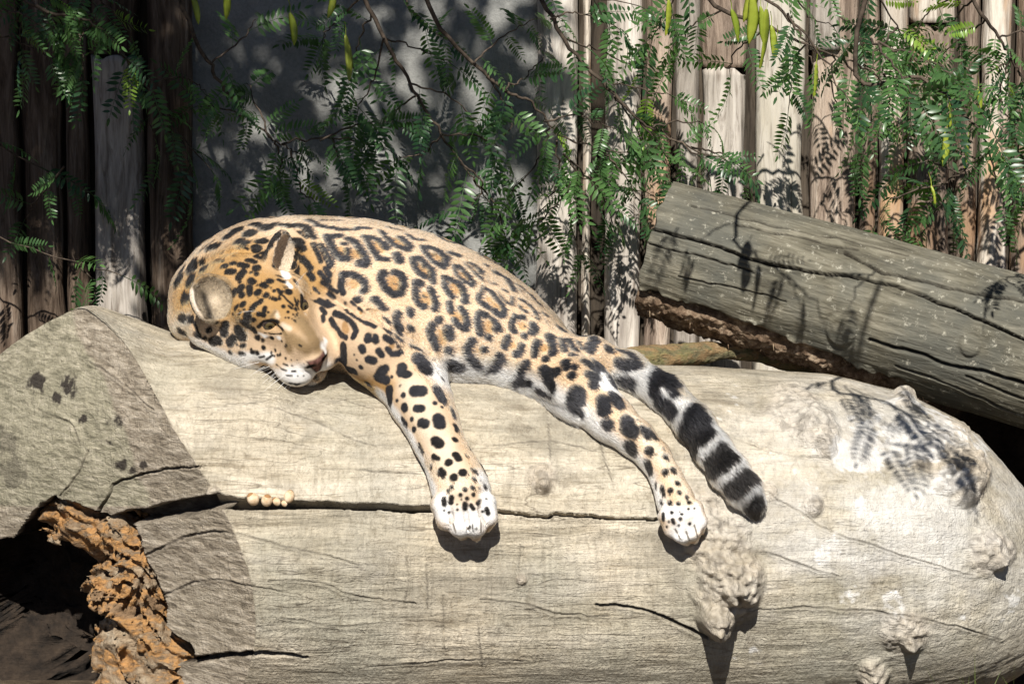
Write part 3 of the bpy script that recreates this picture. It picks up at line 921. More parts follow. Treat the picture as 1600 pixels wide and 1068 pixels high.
# folds of skin: where the arm lies over the flank, neck over shoulder, thigh over belly
CREASES = [([(505, 452), (528, 472), (560, 488), (600, 506), (640, 526), (668, 548), (684, 572)], 0.012, 0.011, (-0.55, -0.8)),
           ([(300, 418), (330, 400), (365, 388), (400, 388)], 0.008, 0.008, (0, 0)), ([(830, 622), (868, 634), (900, 652)], 0.006, 0.008, (0, 0)),
           ([(905, 540), (935, 570), (950, 596)], 0.006, 0.006, (0, 0))]
def crease(V, F):
    N = vert_normals(V, F)
    if (N * (V - V.mean(0))).sum() < 0:
        N = -N
    sh = Shot(V, N); V = V.copy()
    for pts, dep, wid, up in CREASES:
        for seg in sh.line(catmull(pts, 4)):
            idx, d = near_line(V, seg, wid * 4)
            V[idx] -= N[idx] * (dep * np.exp(-(d / wid) ** 2))[:, None]
            if up[0] or up[1]:
                sg = np.array(seg); q = V[idx]
                ni = np.argmin(((q[:, None, :] - sg[None, ::3, :]) ** 2).sum(2), 1)
                rel = (q - sg[::3][ni]); side = rel[:, 0] * up[0] + rel[:, 2] * up[1]
                V[idx] += N[idx] * (0.75 * dep * sstep(0, 0.012, side) * np.exp(-(d / (wid * 2.2)) ** 2))[:, None]
    return V
CATV = crease(CATV, CATF)
CATN = vert_normals(CATV, CATF)
if (CATN * (CATV - CATV.mean(0))).sum() < 0:
    CATN = -CATN; CATF = CATF[:, ::-1].copy()
# ------------------------------------------------------------------ the coat: marks and a few shade lines traced as strokes and laid on the body surface
ZOOM = {'A': (500, 330, 6.667), 'B': (700, 380, 6.667), 'C': (480, 470, 6.667), 'D': (700, 480, 6.667), 'E': (580, 600, 6.667), 'F': (640, 720, 6.675), 'G': (880, 500, 5.933),
        'H': (980, 660, 4.854), 'I': (250, 330, 8.9), 'J': (380, 330, 8.9), 'K': (280, 420, 8.9), 'L': (380, 430, 9.707), 'M': (400, 520, 8.9), 'N': (290, 500, 10.68), 'P': (0, 0, 1.0)}
MARK = {'A': .94, 'B': .96, 'C': .97, 'D': .98, 'I': 1.34, 'J': 1.28, 'K': 1.38, 'L': 1.38, 'N': 1.28, 'M': 1.15, 'E': 1.05}
def strokes(text):
    """'A 25 0,130 100,160' -> zoom, radius, points"""
    for item in text.replace('\n', ';').split(';'):
        w = item.split()
        if len(w) < 3:
            continue
        x0, y0, f = ZOOM[w[0]]
        pts = [tuple(map(float, p.split(','))) for p in w[2:]]
        yield float(w[1]) / f * MARK.get(w[0], 1.0), [(x0 + x / f, y0 + y / f) for x, y in pts]

DARK = '''
A 22 0,130 100,160 200,175 300,175; A 28 350,170 420,150 500,150; A 15 240,110 340,110 430,125 480,130; A 16 0,80 100,75 200,80; A 12 300,85 420,90 540,105
A 34 60,250 190,250; A 36 60,260 110,360 150,440 210,490 280,495; A 28 270,400 280,440; A 24 230,335 255,340; A 36 270,265 340,300 390,370 440,440 480,520; A 42 480,520 460,555 400,540
A 33 450,250 530,245 600,280 650,340 680,380; A 30 470,270 520,370 570,440 600,490 690,500; A 45 790,450 820,510
A 34 620,170 680,250 740,310 800,350 890,380; A 38 890,380 930,350 880,290 830,250; A 16 760,210 830,250; A 20 700,140 830,170; A 28 900,210 960,260 1060,275
A 36 1070,360 1160,350 1230,390 1310,460 1300,540; A 32 1070,380 1140,470 1210,540 1290,570; A 18 1190,420 1200,450; A 20 1300,370 1370,400; A 32 1410,430 1430,440
A 34 960,490 1030,470 1090,530 1150,600 1165,700 1170,730; A 33 960,510 980,580 1030,640 1080,680; A 12 1060,560 1080,590
A 38 225,660 310,655 400,690 460,750 465,810 440,840; A 34 225,680 215,780 240,850; A 33 370,910 390,930
A 40 640,640 625,700 660,780 720,840 760,870 830,850 860,780 860,700 830,650 770,625; A 48 650,645; A 10 770,755
A 42 1000,730 1040,750; A 33 990,730 985,840 990,910 1020,960 1065,1000; A 38 1070,990; A 34 1140,800 1170,870 1200,950 1185,1020; A 13 1075,880 1085,890
A 33 1290,670 1340,700 1420,730 1480,800 1500,880 1510,930; A 31 1290,690 1290,780 1340,850 1370,890; A 42 1500,930
A 40 560,910 620,950 650,1000; A 16 510,935 560,920; A 26 20,370 60,470 100,580; A 24 70,610 100,680
B 32 20,80 70,90 110,100; B 30 190,170 260,190 320,240 350,290; B 25 190,200 250,250 310,320 380,370
B 31 75,220 110,220 160,270 220,340 265,390 240,420; B 29 70,240 90,310 150,370 240,420; B 26 400,205 430,215; B 15 200,90 300,150 350,180
B 25 420,310 470,350 510,400 450,395 430,350; B 31 500,280 560,290 620,340 670,420 690,460; B 18 500,300 560,370 640,430
B 34 370,440 440,470 500,550 560,620 590,680 570,740 520,740 480,700; B 32 330,520 315,570 350,620 410,665; B 18 440,590 460,610; B 24 370,440 340,510
B 26 530,480 560,540 620,600 670,620 680,540 620,480 580,465; B 25 730,400 790,440 860,500 930,570 990,630; B 22 730,410 780,490 830,540; B 20 870,550 920,590 980,630; B 11 760,350 700,310 640,290
B 28 760,560 830,590 890,650 930,720; B 24 745,620 770,670 820,700; B 26 880,730 940,765
B 36 10,620 20,700; B 35 130,670 170,730 195,840 170,890 110,860 60,800; B 38 330,720 380,740; B 36 310,740 300,800 310,860 330,940; B 32 460,790 500,840 530,880; B 38 490,890; B 38 415,975
B 33 700,740 780,760; B 33 700,750 660,830 665,890 690,910; B 13 800,865; B 40 880,840 900,890 870,920; B 38 790,960; B 28 1000,690 1030,725; B 18 1020,770 1060,840 1120,890; B 46 1050,960 1060,1000; B 30 1160,830 1200,880
B 13 990,580 1060,680 1120,760; B 16 1180,750 1240,840; B 20 1290,840
D 33 0,230 20,320; D 33 10,440; D 45 240,350 190,430 200,520 250,590 280,610; D 40 365,440; D 48 530,510 480,590 430,640; D 18 430,640 350,685
D 36 620,310 590,370 580,400; D 38 760,400 750,450 700,490; D 38 920,360 900,430 895,490; D 38 1080,390 1090,430 1080,480; D 38 1010,535
D 30 1180,310 1190,380 1210,440; D 34 1250,320 1290,370 1320,420; D 34 1285,475; D 42 810,580 750,620 730,680 700,760 660,800; D 36 700,790 820,780
D 58 990,660 1060,680 1110,660; D 50 1010,740 1070,820; D 43 1210,560 1220,610; D 33 1290,590 1310,620; D 45 1280,700; D 48 1430,540 1490,580 1540,620
D 48 1470,690 1530,720; D 58 1510,790; D 76 1340,880 1350,950; D 48 1290,1000; D 30 900,860 1000,910 1040,930; D 42 1580,1000; D 28 1350,330 1400,410
D 45 1400,250; D 35 1500,300; D 48 1470,400; D 55 30,600 60,640
C 28 250,200 290,280 340,350 390,380; C 31 290,130 360,150 430,200 480,260 500,310 475,370; C 40 635,370 630,400; C 36 710,380 715,415; C 26 640,400 710,410; C 36 820,380 880,420; C 30 840,500 880,550 950,550 970,530; C 20 950,475
C 42 565,490 575,510; C 36 745,520 775,560; C 43 640,610 690,620; C 11 485,560; C 11 515,615; C 24 560,690; C 50 360,490 360,560 350,650; C 38 400,730 470,750
C 48 790,720 740,800 820,820; C 38 820,700; C 16 880,790; C 50 990,690 980,740 1040,750; C 66 1160,600 1200,640 1240,700; C 24 950,870; C 28 1000,980; C 16 935,1035; C 54 840,950 840,1020; C 60 1120,935 1190,935
C 58 1370,910 1420,1000; C 26 620,870; C 43 1300,250 1270,310 1300,400 1350,490; C 45 1370,195; C 55 1460,300 1470,360; C 45 1465,515
C 42 950,90 930,160 940,230 980,310; C 38 1060,90 1075,140; C 45 1090,270; C 28 820,270 860,310; C 24 930,350 990,395; C 18 1130,385; C 22 1090,450 1170,480 1250,520
C 25 380,30 430,100 520,160 600,210 700,260; C 15 460,10 540,80 640,160 730,235; C 24 620,70; C 18 800,170 850,220; C 26 150,80 185,125; C 22 165,160 170,230; C 50 1470,670 1560,680; C 22 1330,660 1400,760 1430,810; C 32 130,0 230,45 280,20
E 40 340,245; E 38 470,250 520,250; E 22 665,195; E 14 740,235; E 26 850,240 875,310; E 24 415,365; E 45 520,400 560,410; E 55 705,360 715,410; E 24 885,410 905,470; E 28 435,470; E 48 670,590 710,620; E 28 875,575; E 24 480,630 510,690
E 24 640,750 690,770; E 38 805,810; E 33 880,730 910,770; E 18 990,700 1010,740; E 20 600,850; E 33 720,900 750,930; E 38 860,970; E 38 955,920; E 28 1070,875 1095,890; E 22 1068,980; E 18 1155,990; E 26 310,370 345,420; E 18 255,170; E 14 255,255
F 26 200,50; F 21 435,265; F 19 400,305; F 24 578,295; F 22 655,275; F 12 732,280; F 25 795,260; F 10 775,300; F 22 530,352; F 22 600,390; F 22 667,350; F 27 435,380 430,430; F 25 360,390 360,450; F 27 580,450 575,490; F 20 640,460 665,495; F 30 720,430 750,405; F 12 800,390; F 14 838,370
F 23 805,500 820,545; F 12 760,525; F 13 410,535; F 13 500,505; F 11 360,515; F 14 620,690; F 11 695,705; F 9 540,400; F 9 495,450; F 6 655,660 665,740
G 40 175,110; G 40 270,160 290,180; G 45 250,230 240,270; G 45 330,350 340,410; G 45 430,250; G 33 520,250 600,300 640,330; G 55 520,390 600,400 650,400; G 52 480,540 560,550 620,590
G 58 820,430 830,540 830,640; G 68 900,480 990,560; G 42 1010,660; G 66 870,750 950,800 980,850; G 85 1200,800 1180,920 1120,1010; G 80 1280,880 1250,1000; G 70 1150,1060
G 52 480,680 520,760; G 66 370,740 370,820; G 58 400,960; G 62 590,930 590,1010; G 28 740,1000 790,1060; G 34 830,1020; G 16 690,910; G 80 120,680 100,720; G 48 60,790 130,860
H 85 470,60 560,60; H 70 420,110 470,150; H 78 620,250 690,190 660,280; H 60 770,250 620,340; H 50 600,330; H 78 840,390 900,390; H 72 760,470 850,500; H 50 740,470; H 66 980,590 930,640 960,690; H 40 900,640
H 26 120,40 150,100; H 28 180,55 220,90; H 34 165,210; H 32 150,310 165,360; H 22 290,255; H 26 285,370; H 22 350,350; H 14 285,185; H 22 385,448; H 18 260,490 270,540; H 22 325,510; H 18 395,527; H 18 323,607; H 16 388,613; H 15 455,560 470,605; H 14 338,680; H 13 400,665; H 12 413,690; H 14 403,728
H 14 345,735 352,760; H 10 390,780; H 13 270,690 270,740; H 14 205,460 205,490; H 12 475,765; H 10 465,655; H 7 510,650; H 9 315,750; H 9 300,790; H 16 250,600; H 46 10,180 20,210; H 56 0,40 30,60
I 42 1070,230 1000,250; I 44 960,290 900,330; I 62 1220,280; I 42 1060,395 1160,410; I 42 1380,390; I 38 1310,470 1340,520; I 40 640,500 760,460; I 22 500,560 600,470 700,390; I 18 850,475 960,470; I 11 1000,490 1100,510 1200,560; I 14 1120,480 1220,520; I 10 760,525 860,530
I 19 540,650 640,620; I 19 660,700 760,680 860,670; I 18 560,720 620,710; I 13 800,630 930,620; I 14 1000,600 1200,600; I 11 700,590 900,570; I 60 440,760 400,790; I 28 280,790 230,870; I 42 250,930 200,1010; I 26 540,820 600,790; I 42 420,930 370,1010
I 28 1210,660 1320,690; I 30 960,700 1040,700; I 30 830,750 900,740; I 36 920,820 1010,820; I 32 1110,735 1200,740; I 22 1160,780; I 40 1150,850 1090,910; I 42 1340,780; I 24 1260,830; I 16 940,940 1040,940; I 34 780,880; I 22 850,970 910,1000; I 31 1260,960 1300,980; I 19 1110,985; I 26 1340,870
K 37 755,300 745,340; K 38 860,260 840,290; K 33 870,360; K 33 975,260 970,330; K 24 1050,320; K 37 870,480; K 18 715,420; K 24 790,510 740,570; K 21 720,635; K 12 850,590 790,680; K 13 900,560; K 43 950,660 945,710; K 38 880,770 950,810; K 58 810,870 860,930; K 36 650,770 610,860; K 52 620,880; K 20 540,760 510,820
K 26 370,870 430,845; K 34 260,930; K 18 310,980 360,960; K 13 750,770; K 28 1010,550; K 22 1035,710; K 27 1060,970; K 16 620,640 680,600; K 43 750,970 700,1020; K 46 500,1000 420,1030
K 43 50,400 90,420; K 33 20,470; K 33 30,720 130,690; K 38 10,900 50,930; K 33 0,730; K 38 100,210 130,130; K 20 170,500 200,600 220,680
N 42 390,385 400,400; N 58 480,350 530,360; N 43 700,420 750,400; N 28 790,310; N 26 930,440 980,420; N 40 720,560; N 36 900,570 950,580; N 36 1090,550 1180,560; N 38 1190,300; N 32 1270,350; N 30 1300,460; N 16 1230,630 1300,610; N 12 1330,670 1440,590; N 13 1000,690 1100,695
N 36 1110,190 1150,215; N 24 1440,300 1390,310; N 14 1410,390; N 18 1480,430 1440,480; N 11 1030,340
L 38 120,80; L 43 400,60; L 38 290,130 330,140; L 28 590,60; L 20 620,140 690,150; L 40 85,220; L 44 210,245; L 33 350,300; L 38 690,250; L 20 470,230; L 23 540,230 570,270; L 24 490,360; L 20 550,350; L 10 610,310 680,390; L 12 700,400 760,450; L 12 690,460 740,500; L 12 780,310 800,400 850,510; L 22 610,470; L 14 680,555; L 11 760,590
L 11 690,640; L 9 640,640; L 7 740,660; L 7 790,620; L 7 830,570; L 9 850,640; L 7 770,680; L 28 230,410 270,390; L 32 130,510 180,450; L 28 330,500 320,540; L 13 380,560; L 42 60,640; L 27 230,590 310,600; L 18 155,690; L 38 50,770; L 34 150,830; L 36 205,950; L 30 280,1000; L 18 400,960 350,960; L 13 500,1000; L 11 580,1000; L 11 450,950; L 13 420,1030; L 11 660,960
L 10 970,140 1010,170; L 24 1090,200 1160,250; L 20 1050,265; L 18 1040,350 1110,390; L 30 1190,410 1280,460 1350,440 1300,360; L 26 1300,270 1370,330; L 12 830,10 1000,80 1200,170; L 22 1200,110 1320,200 1420,250
J 58 280,190 320,210; J 33 100,150 200,170; J 26 400,140 560,180 640,190; J 38 700,180 800,180 880,230 910,290; J 26 920,320 980,370; J 18 700,220 780,280 880,360; J 28 860,90 980,130 1030,180 1180,200 1300,220 1424,235; J 46 440,310 430,340; J 46 240,390 310,410; J 28 320,440; J 46 170,480 190,530; J 24 180,610 230,630
J 50 680,350 720,390 790,440; J 46 720,430 820,510; J 20 620,280 680,320; J 30 670,580 760,640 850,690; J 36 880,720 930,790; J 36 920,880 970,930; J 28 620,710 720,770 800,840; J 16 640,830 780,890 940,970; J 28 1060,850 1130,920 1190,970; J 28 1110,990 1200,1050; J 24 960,450 1000,520 1050,620 1080,700; J 30 1150,800 1200,890
J 26 1060,470 1130,540 1180,640 1220,740; J 20 700,920 760,990; J 14 660,1000 740,1040; J 20 430,750 490,790; J 22 470,860 560,890; J 25 500,930 570,960; J 23 560,1015 630,1020
M 9 380,430 440,450; M 10 500,455; M 10 590,450; M 9 660,435; M 9 280,440 350,500 420,525; M 10 500,535 550,530; M 11 620,525; M 10 690,515; M 8 745,505; M 9 380,590 500,595; M 9 580,600; M 8 665,597; M 7 740,585; M 15 410,355; M 9 490,295; M 8 490,375; M 10 600,165 630,185; M 7 570,380
M 12 230,310 120,390; M 15 300,310; M 14 340,220 320,240; M 12 240,190 220,220; M 11 400,230; M 11 390,280; M 10 470,180; M 9 430,160; M 20 460,720 560,735 680,720 780,690 850,630
P 2.5 402,512 412,503 425,500 434,503; P 4 474,463 474,478
'''  # also shade painted in: scruff folds, edge beside the arm, a toe gap
# soft ground colours of the coat: name, softness (fraction of the radius), strokes
TAN, ORANGE, WHITE, CREAM, INNER, BROWN, EAR = (0.60, 0.435, 0.285), (0.40, 0.235, 0.09), (0.84, 0.82, 0.79), (0.68, 0.56, 0.42), (0.42, 0.25, 0.115), (0.26, 0.175, 0.09), (0.34, 0.275, 0.195)
GROUNDS = [
    (ORANGE, 1.0, 'P 70 290,470 320,420 370,390; P 70 400,440 450,470; P 45 470,400 490,440; P 40 350,480 400,490; P 30 560,600 600,610'),
    (WHITE, 0.8, 'P 34 690,580 740,588 800,602 850,620 885,640 920,668; P 28 945,690 985,722 1010,760 1025,790; P 16 590,618 615,650 640,690 662,740 672,765; P 22 760,745 775,780; P 40 728,822; P 30 1067,834; P 20 690,780 692,800; P 20 766,775 764,805; P 16 1044,800 1085,795; P 18 1092,815'),
    (CREAM, 0.9, 'P 30 640,600 690,700 715,760; P 18 985,650 1040,720 1075,780; P 16 290,500 270,520'),
    (WHITE, 0.4, 'P 36 990,590 1040,618 1084,662 1112,699 1137,734 1161,763 1178,790; P 24 945,590 990,610'), (CREAM, 1.0, 'P 18 985,556 1045,590 1095,632'),
    (WHITE, 0.7, 'P 20 310,545 350,562 400,582 440,597; P 26 450,595 480,585 500,580; P 10 470,612 490,605; P 7 510,530 512,560; P 13 420,560 380,560'),
    (BROWN, 0.8, 'P 17 472,500 484,518 496,540; P 14 455,530 480,545; P 12 450,545'),
    (WHITE, 0.9, 'P 4.5 402,522 418,527 436,528; P 10 507,540'), (CREAM, 1.0, 'P 6 442,508 452,513; P 5 431,488 434,495; P 6 480,488 484,478; P 7 470,448 476,458'),
    (EAR, 0.6, 'P 16 310,450 330,440 352,455; P 14 335,480 350,470; P 12 318,495 330,505'),
    (WHITE, 0.5, 'P 5 298,455 303,480 310,492; P 8 440,378 440,405 448,430; P 6 448,438 455,445; P 8 325,462 340,470'),
    (INNER, 0.5, 'A 55 200,400 240,440; A 60 330,430 370,460; A 55 580,330 620,400; A 50 780,280 840,330; A 55 1170,430 1230,480; A 48 1040,550 1110,650; A 75 330,760; A 75 750,720 760,790; A 60 1080,880 1090,940; A 55 1370,740 1410,830; A 40 560,1010; B 45 140,300 190,350; B 30 270,230 300,270; B 48 410,560 500,650; B 35 600,530; B 55 400,830 410,890; B 60 770,850; B 45 810,640; B 40 30,720 120,780; B 22 570,330 620,380; D 40 660,390; D 55 990,420; D 26 1230,360; D 30 290,440; C 60 370,240 390,300; C 38 880,470; C 45 1000,190; C 45 1370,330 1390,420; J 50 1120,620; C 26 560,120; G 35 210,130; G 30 500,300'),
]
INK, PINK, DUSK = (0.012, 0.010, 0.009), (0.20, 0.095, 0.078), (0.10, 0.075, 0.05)
OVER = [  # laid on last: inside of the ears with its shade, nose leather, eye rims, toe gap shade
    (EAR, 0.5, 'P 20 322,452 340,462; P 15 338,484'), (BROWN, 0.8, 'P 12 318,470 326,486'), (CREAM, 0.8, 'P 6 328,464 338,470; P 5 312,490 320,500'), (CREAM, 0.8, 'P 4 298,452 301,475 309,492'), (DUSK, 0.6, 'P 6 306,448 312,466 318,482 323,494; P 3 332,442 344,448'), (INK, 0.7, 'P 5 309,456 315,474 321,490; P 4 297,492 304,506 309,520; P 3 293,470 295,490'),
    (BROWN, 0.6, 'P 5 305,440 318,430 334,427 350,434 362,448'),
    (WHITE, 0.5, 'P 7 441,376 442,405 447,428; P 5 449,436 455,446'), (CREAM, 0.6, 'P 4 434,385 433,408'), (INK, 0.3, 'P 4.5 398,398 412,390 426,376 438,363; P 4 408,394 424,384; P 3 444,362 452,372'),
    (INK, 0.4, 'P 2.2 401,516 409,508 420,504 432,506 440,513 445,520; P 1.5 401,516 412,520 428,522 440,521; P 2.2 441,515 447,524; P 2.5 475,468 473,482'),
    (WHITE, 0.5, 'P 2.4 402,521 415,526 432,528'),
    (DUSK, 0.9, 'P 2 706,812 712,832; P 2 730,815 732,840; P 2 752,810 752,832; P 1.8 1055,826 1063,842; P 1.8 1072,830 1078,846; P 1.8 1085,820 1090,838'),  # shade between the toes, painted as soft dark lines
    (WHITE, 0.6, 'P 6 1046,657 1062,640 1082,614; P 6 1090,710 1108,692 1128,670; P 5.5 1116,754 1135,738 1158,716; P 5.5 1146,784 1162,772 1182,755; P 8 990,614 1000,592 1012,568'),
    (BROWN, 1.0, 'P 5 444,520 449,532 452,544; P 4 424,494 430,486'),
    (INK, 0.5, 'M 16 440,722 560,740 680,724 780,694 850,636'),
]

def paint():
    V, N = CATV, CATN
    sh = Shot(V, N)
    col = np.tile(np.array(TAN), (len(V), 1))
    seen = sh.face > 0.0
    edge = noise3(V, 160, 201, 2) * 0.5 + noise3(V, 420, 202, 1) * 0.35
    for c, soft, txt in GROUNDS:
        for r, pts in strokes(txt):
            r = r / PXM
            for seg in sh.line(pts):
                idx, d = near_line(V, seg, r * 1.3)
                w = 1 - sstep(1 - soft * 0.85, 1.15, d / r + 0.12 * edge[idx])
                col[idx] = col[idx] * (1 - w[:, None]) + np.array(c) * w[:, None]
    dark = np.zeros(len(V)); near = np.zeros(len(V), bool)
    rf = np.random.default_rng(8); fine = []
    for x0, y0, x1, y1, k in ((454, 468, 474, 500, 12), (422, 534, 450, 556, 20), (395, 440, 450, 470, 14), (360, 470, 398, 530, 14), (330, 520, 420, 560, 10)):
        for _ in range(k):
            x, y = rf.uniform(x0, x1), rf.uniform(y0, y1); fine.append((rf.uniform(1.0, 2.1), [(x, y), (x + rf.uniform(-2, 2), y + rf.uniform(-3, 3))]))
    for r, pts in list(strokes(DARK)) + fine:
        r = r / PXM
        for seg in sh.line(pts):
            mid = seg[len(seg) // 2]
            fi, fd = near_line(V, [mid], 0.012)
            fc = np.clip(np.median(sh.face[fi]) if len(fi) else 1.0, 0.25, 1.0)
            r3 = max(r * 1.05 / fc ** 0.4 + 0.0003, 0.0016)
            idx, d = near_line(V, seg, r3 * 1.5 + 0.02)
            near[idx] = True
            f = 0.0011 + 0.10 * r
            w = 1 - sstep(r3 - f, r3 + f, d + edge[idx] * min(0.0022, 0.35 * r))
            dark[idx] = np.maximum(dark[idx], w)
    COATOVER = []
    for c, soft, txt in OVER:
        for r, pts in strokes(txt):
            r = r / PXM
            for seg in sh.line(pts, 3.0):
                idx, d = near_line(V, seg, r * 1.3)
                COATOVER.append((idx, 1 - sstep(1 - soft * 0.85, 1.15, d / r + 0.10 * edge[idx]), np.array(c)))
    # the side the photo does not show: rosettes of the same size, spread evenly
    free = np.nonzero(~near & (V[:, 2] > 0.8) & (sh.face < 0.08))[0]
    rng = np.random.default_rng(3); pick = rng.permutation(free)[:9000]; cen = []
    for i in pick:
        if all(((V[i] - V[j]) ** 2).sum() > 0.052 ** 2 for j in cen):
            cen.append(i)
    for i in cen:
        idx, d = near_line(V, [V[i]], 0.036)
        ring = np.abs(d - 0.017 + 0.004 * edge[idx]) - 0.0052
        gap = noise3(V[idx], 70, int(i) % 97, 1)
        w = 1 - sstep(-0.0012, 0.0012, ring + 0.006 * np.clip(gap - 0.2, 0, 1) * 2)
        w = w * ~near[idx]
        col[idx] = np.where((d < 0.014)[:, None] & ~near[idx][:, None], np.array(INNER), col[idx])
        dark[idx] = np.maximum(dark[idx], w)
    v = 1 + 0.16 * noise3(V, (60, 60, 60), 210, 3)[:, None]
    col = np.clip(col * v, 0, 0.9)
    body = sstep(470, 520, sh.px)[:, None] * sstep(700, 640, sh.py)[:, None]
    blk_sheen = (np.array([0.012, 0.0105, 0.010]) * (1 - body) + np.array([0.024, 0.024, 0.028]) * body) * (1 + 0.5 * noise3(V, 90, 211, 2)[:, None])  # paler bluish black on the body puts the sun's sheen into the colour
    col = col * (1 - dark[:, None]) + blk_sheen * dark[:, None]
    for idx, w, c in COATOVER:
        col[idx] = col[idx] * (1 - w[:, None]) + c * w[:, None]
    # the cups of the ears, depth shading painted into the near one
    for k, (ctr, B, r) in enumerate(EARS):
        q = (V - ctr) @ B.T / r
        rr = np.hypot(q[:, 0], q[:, 2])
        cup = (1 - sstep(0.80, 0.90, rr)) * sstep(-0.75, -0.55, q[:, 1]) * ((N @ B.T)[:, 1] > 0.0) * (q[:, 1] < 0.75)
        sp = 0.5 + 0.5 * noise3(V, 330, 91, 2)
        tone = np.array(EAR) * (0.45 + 0.9 * sp)[:, None]
        if k == 0:
            dx = V[:, 0] - ctr[0]; dz = V[:, 2] - ctr[2]
            slit_shade = np.exp(-((dx + 0.014 + 0.35 * dz) / 0.0075) ** 2) * sstep(0.03, 0.0, dz)
            tuft = np.exp(-((dx - 0.004) ** 2 + (dz + 0.004) ** 2) / 0.011 ** 2)
            tone = tone * (1 - slit_shade[:, None]) + np.array(INK) * slit_shade[:, None]
            tone = tone * (1 - 0.7 * tuft[:, None]) + np.array(CREAM) * 0.7 * tuft[:, None]
        else:
            tone = np.array(CREAM) * (0.6 + 0.5 * sp)[:, None]
        col = col * (1 - cup[:, None]) + tone * cup[:, None]
        back = sstep(0.1, -0.25, (N @ B.T)[:, 1]) * (rr < 1.15) * (np.abs(q[:, 1]) < 1.3) * sstep(-0.5, 0.0, q[:, 0])
        col = col * (1 - back[:, None]) + np.array(INK) * back[:, None]
    # nose leather and nostrils, in the frame of the head
    h = (V - HC) @ HB.T / HS
    wid = 0.0175 - 0.36 * np.clip(-0.002 - h[:, 2], 0, 1)
    nm = sstep(0.0025, -0.0015, np.abs(h[:, 0]) - wid) * sstep(0.130, 0.136, h[:, 1]) * sstep(0.009, 0.005, h[:, 2]) * sstep(-0.045, -0.038, h[:, 2])
    nc = np.array(PINK) * (0.75 + 0.5 * noise3(V, 300, 77, 2))[:, None]
    rim = sstep(-0.004, 0.0, np.abs(h[:, 0]) - wid)[:, None]
    nc = nc * (1 - 0.85 * rim)
    col = col * (1 - nm[:, None]) + nc * nm[:, None]
    for s in (-1, 1):
        q = (h - np.array([s * 0.015, 0.152, -0.006])) / np.array([0.011, 0.014, 0.006])
        w = (1 - sstep(0.6, 1.1, np.sqrt((q * q).sum(1))))[:, None]
        col = col * (1 - w) + np.array(INK) * w
    return col, dark
COAT, DARKM = paint()

def build_cat():
    base = at(600, 560, 0); base[2] = 0.95
    root = empty('jaguar', base.tolist())
    tag(root, 'spotted jaguar sprawled on the pale fallen log with legs and tail hanging', 'jaguar')
    m = Mat('coat')
    m.color(m.attr('coat')); m.rough(0.75, 0.15)
    co = m.obj_co(); m.bump(m.noise(co, 330, 4, .75), 0.7, 0.004)
    body = mesh_obj('body', CATV - base, CATF, m.m, root)
    color_attr(body, 'coat', COAT)
    # ---- eyes
    em = Mat('eye'); sepc = em.n('TexCoord'); ln = em.n('VectorMath', operation='LENGTH')
    sub = em.n('VectorMath', operation='MULTIPLY'); sub.inputs[1].default_value = (1, 1, 0); em.link(sepc.outputs['Object'], sub.inputs[0]); em.link(sub.outputs[0], ln.inputs[0])
    em.color(em.ramp(em.math('MULTIPLY', ln.outputs['Value'], 50.0), [(0.17, (0.004, 0.004, 0.004)), (0.23, (0.075, 0.055, 0.022)), (0.44, (0.10, 0.075, 0.035)), (0.5, (0.02, 0.015, 0.01)), (0.62, (0.05, 0.035, 0.03))]))
    em.rough(0.06, 0.6)
    n = 24
    th = np.linspace(0.02, math.pi - 0.02, 14); p = np.linspace(0, 2 * math.pi, n, endpoint=False)
    S = np.array([[math.sin(t) * math.cos(a), math.sin(t) * math.sin(a), math.cos(t)] for t in th for a in p]) * 0.0160
    eye_me = None
    for s in (-1, 1):
        if eye_me is None:
            ob = mesh_obj('eye', S, grid_faces(14, n, True)[:, ::-1].copy(), em.m, root); eye_me = ob.data
        else:
            ob = bpy.data.objects.new('eye', eye_me); COL.objects.link(ob); ob.parent = root
        c_, look = EYES[(s + 1) // 2]; c_ = c_ - base
        look = look + np.array([0.15, -0.25, -0.25]); look /= np.linalg.norm(look)
        ob.rotation_mode = 'QUATERNION'; ob.rotation_quaternion = Vector(look.tolist()).to_track_quat('Z', 'Y'); ob.location = c_.tolist()
    # ---- whiskers
    wm = Mat('whisker'); wm.color((0.85, 0.84, 0.82)); wm.rough(0.4, 0.4)
    rng = np.random.default_rng(5)
    def whisker(p0, d0, L, droop, r=0.00055):
        t = np.linspace(0, 1, 9)[:, None]
        q = p0 + d0 * L * t + np.array([0, 0, -1.0]) * droop * t * t
        V_, F_ = tube(q - base, 0.00012 + (r - 0.00012) * (1 - t[:, 0]), 5)
        mesh_obj('whisker', V_, F_, wm.m, root)
    for s in (-1, 1):
        for row in range(4):
            for kx in range(4):
                a = hp(s * (0.040 + 0.006 * kx), 0.125 - 0.016 * kx, -0.020 - 0.010 * row)
                d0 = _L * s * 0.75 - _Fw * (0.25 + 0.13 * kx) - _U * (0.22 + 0.12 * row) + rng.normal(0, 0.08, 3)
                d0 /= np.linalg.norm(d0)
                whisker(a, d0, 0.05 + 0.045 * rng.random(), 0.010)
        for k in range(3):
            a = hp(s * 0.034, 0.045 - 0.006 * k, 0.056); d0 = _U * 0.8 + _L * s * (0.3 + 0.25 * k) + _Fw * 0.2; d0 /= np.linalg.norm(d0)
            whisker(a, d0, 0.055 + 0.02 * rng.random(), 0.006, 0.0004)
    for k in range(26):
        a = hp(rng.uniform(-0.028, 0.028), 0.10 + rng.uniform(-0.02, 0.03), -0.082); d0 = -_U * 0.8 + _Fw * 0.3 + rng.normal(0, 0.2, 3); d0 /= np.linalg.norm(d0)
        whisker(a, d0, rng.uniform(0.008, 0.020), 0.002, 0.0003)
    return root, base
JAG, CATBASE = build_cat()

